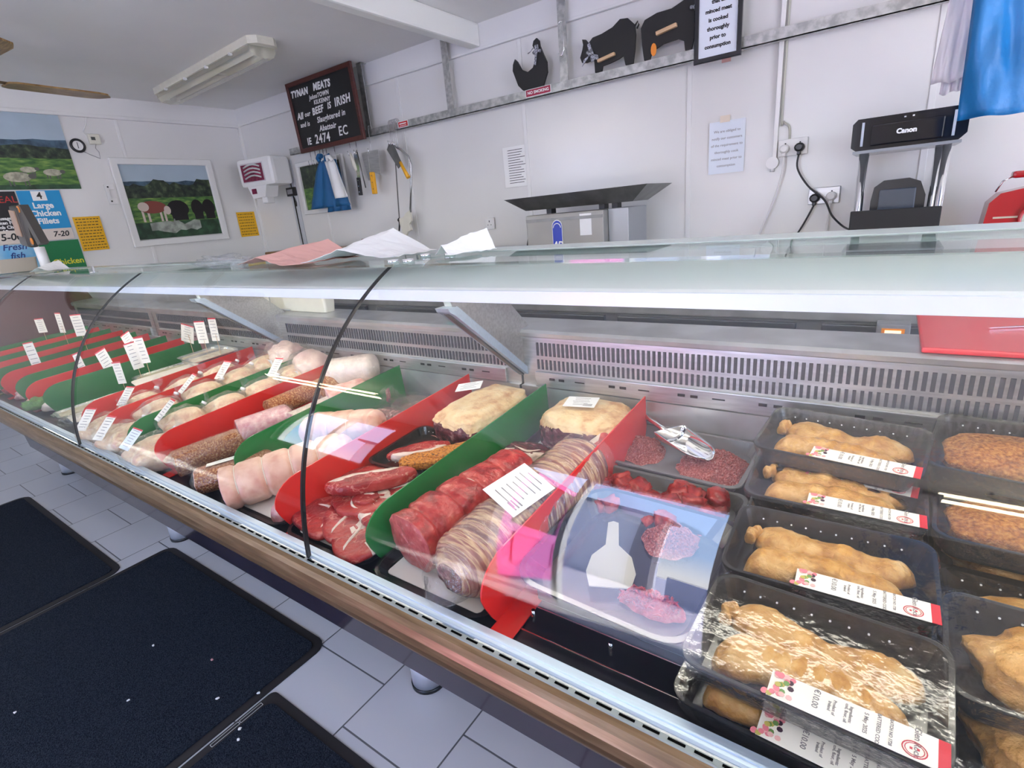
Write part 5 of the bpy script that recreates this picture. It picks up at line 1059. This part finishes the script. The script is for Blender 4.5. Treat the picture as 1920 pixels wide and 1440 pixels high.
# ---- far left lanes: small portions, garnish, price picks
rr = random.Random(11)
lanes = [(-2.99, fat_w), (-3.19, fat_pink), (-3.40, pork_cut), (-3.61, beef), (-3.80, chick), (-4.0, pork), (-4.20, batter), (-4.40, chick)]
nms = {id(fat_w): ('pork_chop', 'pale pork chop'), id(fat_pink): ('bacon_piece', 'pink bacon piece'), id(pork_cut): ('pork_cutlet', 'pink pork cutlet'), id(beef): ('beef_piece', 'red beef piece'), id(chick): ('chicken_fillet', 'pale chicken fillet'), id(pork): ('pork_cube', 'pale pork piece'), id(batter): ('kiev', 'golden crumbed portion')}
rows_w = ('first', 'second', 'third', 'fourth')
for li, (x, m_) in enumerate(lanes):
    nm_, lb = nms[id(m_)]
    for j, y in enumerate((.62, .78, .94, 1.10)):
        o = star(nm_, lump(.062, .062, .026, li * 9 + j, .25, 2.4, .9, True, .06), m_, None, 3); tag(o, f'{lb} {rows_w[j]} from the glass, lane {["just", "two lanes", "three lanes", "four lanes", "five lanes", "six lanes", "seven lanes", "furthest"][li]} left of the foil trays', 'meat', 'meat portions in the far left lanes')
        put(o, x, y, rr.uniform(-.4, .4), .018)
for x, y, m_, nm_, lb in ((-3.05, .56, lettuce, 'garnish', 'pale green garnish at the front between the first far dividers'), (-3.14, .70, lettuce, 'garnish', 'dark green garnish beside the bright red far divider'), (-3.62, .70, pepper, 'pepper_pieces', 'yellow pepper pieces among the far left portions'), (-3.9, 1.0, pepper, 'pepper_pieces', 'heap of bright yellow pepper near the far left back'), (-3.3, 1.12, lettuce, 'garnish', 'green garnish at the back, left of the foil trays'), (-4.1, 1.12, pepper, 'pepper_pieces', 'orange and yellow heap at the far left back corner')):
    o = star(nm_, lump(.05, .05, .028, x * 3, .5, 3, 1, True, .25, 9), m_, None, 3); tag(o, lb, 'garnish', None, 'stuff'); put(o, x, y, 0, .034)
def pick(x, y, z, w, h, rz, tilt, label, red=True):
    o = empty('price_pick', (x, y, 0)); tag(o, label, 'price tag', 'price tags on picks'); zz = dz(y) + .02
    b = MB(); b.tube([(0, .002, zz), (0, .002, z)], .0012, wood_lt, 5); b.build('pick_stick', o)
    t = ticket(o, Matrix.Translation((0, 0, z)) @ Matrix.Rotation(R(tilt), 4, 'Y') @ Matrix.Rotation(R(rz), 4, 'Z') @ Matrix.Rotation(R(90), 4, 'X'), w, h, 'card', nl=6, m=cream_paper, redend=red, seed=int(abs(x) * 10)); return o
for i, (x, y, z, w, h, rz, ti, lb) in enumerate(((-2.80, 1.15, .970, .060, .105, 35, 30, 'leaning price tag furthest right of the tags, near the back'), (-2.65, 1.15, .985, .048, .110, 38, 4, 'upright price tag in the middle of the three at the back'), (-2.52, 1.15, 1.005, .034, .110, 40, 6, 'narrow upright price tag right of the other two at the back'),
    (-2.80, .90, .925, .052, .125, 38, -14, 'tall cream price tag leaning right above the foil trays'), (-2.685, .90, .960, .040, .120, 38, -4, 'upright price tag behind the tall leaning one'), (-2.72, .80, .880, .036, .10, 38, 0, 'low price tag standing in front of the foil trays'),
    (-3.20, .80, .870, .036, .13, 38, -22, 'narrow price tag leaning between the far green and red dividers'), (-3.05, .98, .955, .050, .10, 38, -38, 'price tag leaning steeply towards the right near the back'), (-2.98, .84, .90, .055, .12, 38, -34, 'wide cream price tag leaning over the green divider'),
    (-3.60, .95, 1.02, .055, .12, 42, 0, 'upright price tag left of the second glass joint'), (-3.90, .95, 1.02, .030, .12, 42, 8, 'narrow price tag among the yellow peppers'), (-3.60, .72, .90, .050, .16, 42, -8, 'large price tag seen through the far glass pane'), (-4.3, .95, .985, .05, .09, 44, 0, 'small price tag at the far left end'))):
    pick(x, y, z, w, h, rz, ti, lb)

# ---- mince, diced beef and the emptier tray right of the red divider
o = empty('mince_tray'); tag(o, 'grey plastic tray of minced beef at the back, with a metal scoop in it', 'tray'); tray_mesh('tray', .168, .100, .030, mat('smoked_grey_tray', (.13, .13, .14), .3), o, .02, .012, .008); put(o, -.365, 1.140, R(-3), .012)
def mound(name, lx, ly, h, m, seed, amp=.4, worm=0):
    b = MB(); n = 56; vs = [[None] * n for _ in range(n)]
    for i in range(n):
        for j in range(n):
            u, v = i / (n - 1) * 2 - 1, j / (n - 1) * 2 - 1; a, bb = u * math.sqrt(1 - v * v / 2), v * math.sqrt(1 - u * u / 2); r = math.hypot(a, bb)
            s = 1 + .2 * NV(Vector((a * 2, bb * 2, seed))); z = h * max(0, 1 - r ** 2.2) * (1 + amp * NV(Vector((a * 4, bb * 4, seed)))) + (.006 * NV(Vector((a * 17, bb * 17, seed + 4))) + .003 * NV(Vector((a * 40, bb * 40, seed)))) * (1 - r ** 6)
            vs[i][j] = b.b.verts.new((a * lx * s, bb * ly * s, max(z, 0) + .001))
    fs = [b.b.faces.new((vs[i][j], vs[i + 1][j], vs[i + 1][j + 1], vs[i][j + 1])) for i in range(n - 1) for j in range(n - 1)]
    bot = [b.b.faces.new([vs[i][0] for i in range(n - 1, -1, -1)] + [])] if False else []
    b._fin(fs, m, True); rq = random.Random(seed)
    for k in range(int(lx * ly * 62000)):
        t, r_ = rq.uniform(0, 2 * pi), math.sqrt(rq.random()) * .93; i, j = int((r_ * cos(t) + 1) / 2 * (n - 1)), int((r_ * sin(t) + 1) / 2 * (n - 1)); p = vs[i][j].co.copy(); a, L_ = rq.uniform(0, 2 * pi), rq.uniform(.004, .009)
        dx, dy = cos(a) * L_, sin(a) * L_; b.tube([(p.x - dx, p.y - dy, p.z), (p.x, p.y, p.z + rq.uniform(.001, .004)), (p.x + dx, p.y + dy, p.z - .001)], [.0012, .0024, .0012], m, 5)
    return b.build(name)
o = mound('minced_beef', .085, .070, .036, mince_m, 3); tag(o, 'larger heap of minced beef at the right of the grey tray', 'mince', None, 'stuff'); put(o, -.270, 1.125, R(12), .016)
o = mound('minced_beef', .060, .068, .024, mince_m, 8, .6); tag(o, 'smaller heap of minced beef at the left of the grey tray', 'mince', None, 'stuff'); put(o, -.455, 1.150, R(30), .016)
o = empty('meat_scoop'); tag(o, 'shiny metal scoop resting in the tray of minced beef', 'scoop')
b = MB(); rg = []
for j in range(13):
    v = j / 12; y = -.02 - v * .15; hw = .040 * (1 - .15 * v) if v < .6 else .040 * .91 * math.sqrt(max(.02, 1 - ((v - .6) / .42) ** 2)); dp = .034 * (1 - v * .75)
    rg.append([(hw * cos(pi + pi * k / 12) * (1.05), y, dp + dp * sin(pi + pi * k / 12)) for k in range(13)])
b.sheet(rg, chrome); b.poly([(p[0], -.020, p[2]) for p in rg[0]], (0, .0015, 0), chrome); b.build('bowl', o, solid=.0015)
b = MB(); b.tube([(0, -.02, .02), (0, .03, .028), (0, .115, .045)], [.007, .006, .008], chrome, 10); b.cyl((0, .115, .045), (0, .128, .047), .012, chrome, 14); b.build('handle', o); o.location = (-.405, 1.185, dz(1.185) + .040); o.rotation_euler = (R(-6), 0, R(52))
o = empty('diced_tray'); tag(o, 'grey tray of diced red beef in front of the mince', 'tray'); tray_mesh('tray', .168, .095, .030, mat('smoked_grey_tray', (.13, .13, .14), .3), o, .02, .012, .008); put(o, -.350, .930, R(-2), .004)
rr = random.Random(5); k_ = 0; cp = []
for q in range(4): b_ = star('beef_cube', lump(.025, .021, .017, 100 + q, .4, 1.8, .6, True, .12), fmat('diced_beef', (.4, .03, .03), .3, bump=.3, bscale=26, vscale=15, ramp=[(.32, (.14, .006, .01)), (.5, (.29, .018, .02)), (.68, (.40, .05, .04)), (.8, (.54, .18, .15))]), None, 3); cp.append(b_)
for k in range(46):
    x = rr.uniform(-.475, -.225); y = rr.uniform(.870, .990); c = cp[k] if k < 4 else cp[k % 4].copy()
    if k >= 4: S.collection.objects.link(c)
    lay = 0 if k < 26 else 1; c.location = (x, y, dz(y) + .020 + lay * .020); c.rotation_euler = (rr.uniform(-.5, .5), rr.uniform(-.5, .5), rr.uniform(0, 6)); tag(c, 'dark red diced beef piece piled in the grey tray before the mince', 'meat', 'diced beef pieces in the tray')
o = empty('serving_tray'); tag(o, 'nearly empty dark tray at the front with a little mince and a paper liner', 'tray'); tray_mesh('tray', .150, .150, .034, mat('navy_tray', (.016, .018, .035), .2, coat=.3), o, .045, .02, .008); put(o, -.310, .735, R(-3), .034)
o = mound('minced_beef', .055, .026, .018, beef_bright, 14); tag(o, 'thin smear of red mince at the front edge of the nearly empty tray', 'mince', None, 'stuff'); put(o, -.245, .655, R(-4), .040)
o = mound('minced_beef', .05, .05, .016, mince_m, 15); tag(o, 'leftover pink mince at the back of the nearly empty tray', 'mince', None, 'stuff'); put(o, -.27, .815, R(-4), .040)
o = empty('flat_scoop'); tag(o, 'pale translucent spatula lying in the nearly empty tray', 'scoop'); b = MB(); sp_ = [(.0, .12), (.010, .115), (.012, .05), (.035, .02), (.042, -.02), (.034, -.055), (-.034, -.055), (-.042, -.02), (-.035, .02), (-.012, .05), (-.010, .115)]; b.poly([(x, y, 0) for x, y in sp_], (0, 0, .002), mat('pale_plastic_blade', (.40, .39, .33), .3)); b.build('blade', o); o.location = (-.335, .70, dz(.70) + .052); o.rotation_euler = (R(4), 0, R(22))
# supports beneath the tray
o = MB().box((-.44, .62, 0), (-.18, .86, .030), deck_m, .004).build('riser'); tag(o, 'low dark riser holding up the nearly empty tray', 'riser'); put(o, 0, 0, 0, 0); o.location = (0, 0, .7015)

# ---- packs of battered fish and breaded meat
floral = [mat('fruit_pink', (.72, .20, .24), .5), mat('fruit_pale', (.80, .45, .42), .5), mat('leaf_print', (.16, .30, .08), .5), mat('dark_berry', (.05, .02, .04), .5), mat('olive_print', (.5, .42, .1), .5)]
def fillet(name, L_, w, h, m, parent, seed, loc, rz=0, bend=.0):
    b = MB(); rg = []; n = 26; N = 54
    for j in range(N + 1):
        v = j / N; x = (v - .5) * L_; e = math.sqrt(max(.01, 1 - (2 * v - 1) ** 6)); ww = w * e * (1 + .22 * NV(Vector((v * 5, seed, 1)))) * (1 - .25 * v); hh = h * e * (1 + .25 * NV(Vector((v * 6, seed, 4))))
        cy = bend * (v - .5) ** 2 + .010 * NV(Vector((v * 3, seed, 9)))
        rg.append([(x, cy + ww * cos(2 * pi * i / n) * (1 + .14 * NV(Vector((cos(2 * pi * i / n) * 2, v * 16, seed))) + .07 * NV(Vector((cos(2 * pi * i / n) * 5, v * 45, seed)))), max(.0, hh * .9 + hh * sin(2 * pi * i / n) * (1 + .16 * NV(Vector((sin(2 * pi * i / n) * 2, v * 22, seed + 3))) + .09 * NV(Vector((cos(2 * pi * i / n) * 5, v * 50, seed + 3)))))) for i in range(n)])
    b.loft(rg, m); o = b.build(name, parent); o.location = loc; o.rotation_euler = (0, 0, rz); return o
PKX, PKY, PKH = .134, .086, .046
def label_strip(o):
    L_, Wd = .168, .036; cx, cy = .134 - L_ / 2 + .001, -PKY + Wd / 2 - .001
    b = MB(); rect(b, -L_ / 2, -Wd / 2, L_ / 2 - .010, Wd / 2, 0, .0008, cream_paper); rect(b, L_ / 2 - .010, -Wd / 2, L_ / 2, Wd / 2, 0, .0008, tag_red); lb = b.build('label', o); lb.location = (cx, cy, PKH + .0022)
    rz90 = Matrix.Rotation(R(-90), 4, 'Z')
    for t_, x, y, s in (('€10.00', -.036, .004, .0088), ('Product of\nIreland', -.020, .002, .0046), ('Ingredients:\ncod, flour, oil', -.004, .002, .0046), ('5 May 2025', .012, .0, .0056), ('BATTERED COD', .0235, .000, .0052), ('BATCH NO 1728', .0345, .002, .0044), ('Glen Rock', .057, .003, .0085)):
        text('lettering', t_, s, grey_ink, lb, Matrix.Translation((x, y, .0009)) @ rz90, bold=.00012, thick=.0001)
    b = MB()
    for rr_, tt in ((.0105, .0006), (.0082, .0004)): b.tube([(.055 + rr_ * cos(2 * pi * k / 20), -.0065 + rr_ * .85 * sin(2 * pi * k / 20), .001) for k in range(21)], tt, red_ink, 4, caps=False)
    for q, w_ in ((-.003, 0), (.003, .001)): rect(b, .055 + q - .0012, -.0075 + w_, .055 + q + .0012, -.0050 + w_, .0008, .0012, red_ink)
    b.build('round_stamp', lb)
    rr = random.Random(2); b = MB()
    for k in range(26): x, y = -L_ / 2 + rr.uniform(-.004, .024), rr.uniform(-.016, .016); b.poly([(x + .0035 * cos(t), y + .0035 * sin(t), .0008 + k * .00002) for t in [2 * pi * q / 7 for q in range(7)]], (0, 0, .0004), floral[0 if k % 5 < 2 else (1 if k % 5 == 2 else (2 if k % 10 == 3 else (3 if k % 10 == 8 else (4 if k % 10 == 4 else 1))))])
    p_ = b.build('fruit_print', lb); p_['kind'] = 'stuff'
def pack(seed, m=batter, lab=True, kind='fish'):
    o = empty('fish_pack' if kind == 'fish' else 'breaded_pack'); tray_mesh('black_tray', PKX, PKY, PKH, pack_m, o, .022, .013, .005)
    b = MB()
    for k in range(10): b.cyl((-.10 + k * .022, PKY - .007, PKH - .016), (-.10 + k * .022, PKY - .0085, PKH - .015), .0016, white_pl, 5)
    p_ = b.build('moulded_dots', o); p_['kind'] = 'stuff'
    if kind == 'fish':
        fillet('battered_fillet', .225, .034, .020, m, o, seed, (.004, .020, .006), R(-3), .06)
        fillet('battered_fillet', .215, .036, .021, m, o, seed + 3, (-.002, -.026, .008), R(2), -.05)
        fillet('battered_fillet', .035, .010, .012, m, o, seed + 5, (-.108, .030, .020), R(60))
    elif kind == 'crumb':
        star('breaded_escalope', lump(.115, .066, .026, seed, .16, 2, .75, True, .04), m, o, 4, loc=(0, 0, .022))
    else:
        star('battered_portion', lump(.095, .064, .034, seed, .22, 2, .85, True, .05), m, o, 4, loc=(-.01, 0, .024))
    b = MB(); b.poly(rrect(PKX + .004, PKY + .004, .026, PKH + .0006, 5), (0, 0, .0004), film_m); b.build('film_lid', o)
    b = MB(); b.loft([[(x * 1.03, y * 1.035, PKH * z_ + .0015 * sin(i * 5)) for i, (x, y, _) in enumerate(rrect(PKX + .003 - q, PKY + .003 - q, .026, 0, 5))] for z_, q in ((1.0, 0), (.6, .003), (.25, .008))], crumple_m, caps=False, smooth=True); b.build('film_skirt', o)
    if lab: label_strip(o)
    return o
pA = pack(201); pB = pack(212); pC = pack(223)
# (pack, x, y, z of base, rz, tilt, label)
st = [(pA, -.034, 1.120, dz(1.12) + .100, -7, 8, 'battered cod pack on top at the very back, by the slotted plate'), (pB, -.034, .985 + .035, dz(1.02) + .056, 0, 4, 'battered cod pack on top of the second stack from the back'), (pC, -.026, .815, dz(.815) + .052, 1, 4, 'battered cod pack on top of the third stack, just behind the front one'), (pA, -.022, .615, dz(.615) + .055, -3, 5, 'battered cod pack on top of the front stack, its label under the glare'),
      (pB, -.034, 1.130, dz(1.13) + .050, -6, 5, 'battered cod pack in the middle of the back stack'), (pC, -.034, 1.130, dz(1.13) + .002, -4, 4, 'lowest battered cod pack of the back stack'), (pA, -.030, 1.000, dz(1.0) + .004, 1, 4, 'battered cod pack beneath the second stack top, its label edge showing'), (pB, -.024, .805, dz(.805) + .003, -2, 4, 'lower battered cod pack of the third stack'), (pC, -.028, .600, dz(.60) + .003, -3, 4, 'lower battered cod pack at the very front of the case')]
used = set()
for p_, x, y, z, rz, tl, lb in st:
    if p_.name in used: c = copy_tree(p_)
    else: c = p_; used.add(p_.name)
    tag(c, lb, 'food pack', 'packs of battered cod'); c.location = (x, y, z); c.rotation_euler = (R(tl), 0, R(rz))
qa = pack(301, crumb_m, False, 'crumb'); tag(qa, 'black tray of dark orange breaded escalope at the right edge', 'food pack', 'breaded packs at the right edge'); qa.location = (.250, 1.015, dz(1.015) + .052); qa.rotation_euler = (R(4), 0, R(-3))
qb = pack(305, batter_d, False, 'crumb'); tag(qb, 'black tray of breaded portions under the dark orange one', 'food pack', 'breaded packs at the right edge'); qb.location = (.252, 1.010, dz(1.01) + .003); qb.rotation_euler = (R(4), 0, R(-3))
qc = copy_tree(qa); tag(qc, 'film covered tray of breaded pieces at the back right, highest of its stack', 'food pack', 'breaded packs at the right edge'); qc.location = (.245, 1.150, dz(1.15) + .108); qc.rotation_euler = (R(12), 0, R(-9))
qe = copy_tree(qb); tag(qe, 'film covered tray in the middle of the back right stack', 'food pack', 'breaded packs at the right edge'); qe.location = (.247, 1.155, dz(1.155) + .055); qe.rotation_euler = (R(6), 0, R(-6))
qg = copy_tree(qb); tag(qg, 'lowest tray of the back right stack', 'food pack', 'breaded packs at the right edge'); qg.location = (.247, 1.160, dz(1.16) + .004); qg.rotation_euler = (R(4), 0, R(-6))
qd = pack(311, batter_d, False, 'big'); tag(qd, 'black tray with a large golden battered portion at the front right edge', 'food pack', 'breaded packs at the right edge'); qd.location = (.250, .715, dz(.715) + .052); qd.rotation_euler = (R(4), 0, R(-2))
qf = copy_tree(qb); tag(qf, 'tray of golden portions low down between the right edge stacks', 'food pack', 'breaded packs at the right edge'); qf.location = (.252, .845, dz(.845) + .003); qf.rotation_euler = (R(4), 0, 0)
qh = copy_tree(qd); tag(qh, 'lower tray of battered portions at the front right edge', 'food pack', 'breaded packs at the right edge'); qh.location = (.250, .655, dz(.655) + .002); qh.rotation_euler = (R(4), 0, 0)


# ---- on the steel worktop and on the glass top
o = MB().box((.077, 1.252, 1.0685), (.60, 1.60, 1.080), red_board, .004).build('cutting_board'); tag(o, 'red cutting board on the steel worktop at the right', 'cutting board')
o = empty('steel_knife', (.195, 1.435, 1.0815), R(30)); tag(o, 'thin steel knife lying on the red cutting board', 'knife'); b = MB(); b.poly([(0, 0, 0), (.17, -.014, 0), (.17, .010, 0)], (0, 0, .002), chrome); b.build('blade', o); b = MB(); b.box((.165, -.012, -.0), (.28, .012, .015), black_pl, .004); b.build('handle', o)
o = empty('cream_crate', (-2.12, 1.34, 1.071)); tag(o, 'cream plastic crate on the worktop seen under the canopy', 'crate'); tray_mesh('crate_box', .25, .036, .13, cream_pl, o, .01, .012, .006); b = MB(); b.tube([(-.14, -.038, .13), (-.142, -.037, .02), (-.13, -.036, .008), (.0, -.036, .006)], .003, mat('grey_cord', (.4, .4, .38), .5), 6); b.build('cord', o)
o = MB().box((-1.20, 1.30, 1.0715), (-1.02, 1.38, 1.115), teal_pl, .006).build('teal_tub'); tag(o, 'low teal tub on the worktop left of the canopy bracket', 'tub')
def paper_sheet(name, x, y, z, w, h, rz, m, label, fold=.04, seed=1):
    b = MB(); n = 14; rows_ = []
    for j in range(n + 1):
        v = j / n; rows_.append([((i / n - .5) * w, (v - .5) * h, .004 + fold * max(0, 1 - abs(i / n - .5 - .1 * (v - .5)) * 2.6) * (.4 + .6 * v) + .006 * abs(NV(Vector((i * .4, j * .4, seed))))) for i in range(n + 1)])
    b.sheet(rows_, m, False); o = b.build(name, None, (x, y, z), (0, 0, R(rz)), solid=.0008); return tag(o, label, 'paper')
paper_sheet('pink_paper', -1.43, .93, 1.315, .42, .20, -12, pink_paper, 'folded pink paper sheet on the glass top', .055, 3)
paper_sheet('white_wrapping_paper', -1.10, .93, 1.319, .30, .18, 10, paper, 'folded white paper standing up on the glass top beside the seam', .065, 5)
paper_sheet('white_wrapping_paper', -.80, .96, 1.317, .08, .12, -20, paper, 'small curled white paper right of the seam on the glass top', .05, 7)
o = star('plastic_wrap', lump(.13, .05, .022, 5, .5, 3, 1, True, .2, 9), crumple_m, None, 4); tag(o, 'crumpled clear plastic wrap on the glass top above the left pane', 'film'); o.location = (-1.70, .86, 1.329)
o = empty('label_scale', (-3.98, .99, 1.3155)); tag(o, 'dark grey weighing scale display on a white pole on the counter top', 'scale'); 
b = MB(); b.cyl((.04, 0, 0), (.03, 0, .13), .025, white_pl, 16); b.cyl((.04, 0, 0), (.04, 0, .008), .06, cream_pl, 20); b.build('pole', o)
b = MB(); b.box((-.16, -.03, .14), (-.01, .02, .36), mat('dark_grey_casing', (.075, .07, .065), .35), .015, Matrix.Rotation(R(8), 3, 'Y')); b.build('display_casing', o)
b = MB(); b.box((-.145, -.036, .20), (-.055, -.030, .34), mat('warm_screen', (.42, .28, .20), .3), .002, Matrix.Rotation(R(8), 3, 'Y')); b.build('screen', o)
b = MB(); b.poly([(-.03, -.02, .36), (.03, -.02, .36), (.16, -.02, .15), (.10, -.02, .14), (.045, -.02, .24), (.03, -.02, .14), (-.02, -.02, .14)], (0, .04, 0), mat('dark_grey_casing', (.075, .07, .065), .35)); b.build('second_casing', o)
for x, z in ((-.005, .338), (.03, .165)): b = MB(); b.cyl((x, -.024, z), (x, -.019, z), .018, orange_m, 16); b.build('orange_button', o)
paper_sheet('white_wrapping_paper', -3.66, .93, 1.317, .16, .10, 20, paper, 'small crumpled white tissue on the glass top at the far left', .05, 9)
o = empty('egg_tray', (-4.42, .95, 1.317)); tag(o, 'small tray with brown eggs on the counter top at the left edge', 'tray'); tray_mesh('pulp_tray', .12, .10, .08, mat('pulp', (.5, .44, .36), .8), o, .01, .01, .004)
for i in range(3):
    for j in range(2):
        e = star('egg', lambda d: Vector((d.x * .024, d.y * .024, d.z * .030)), mat('brown_egg', (.52, .24, .13), .5), None, 2); e.location = (-4.42 + (i - 1) * .055, .95 + (j - .5) * .06, 1.317 + .033); tag(e, 'brown egg sitting in the pulp tray at the left edge of the counter top', 'egg', 'eggs in the pulp tray')
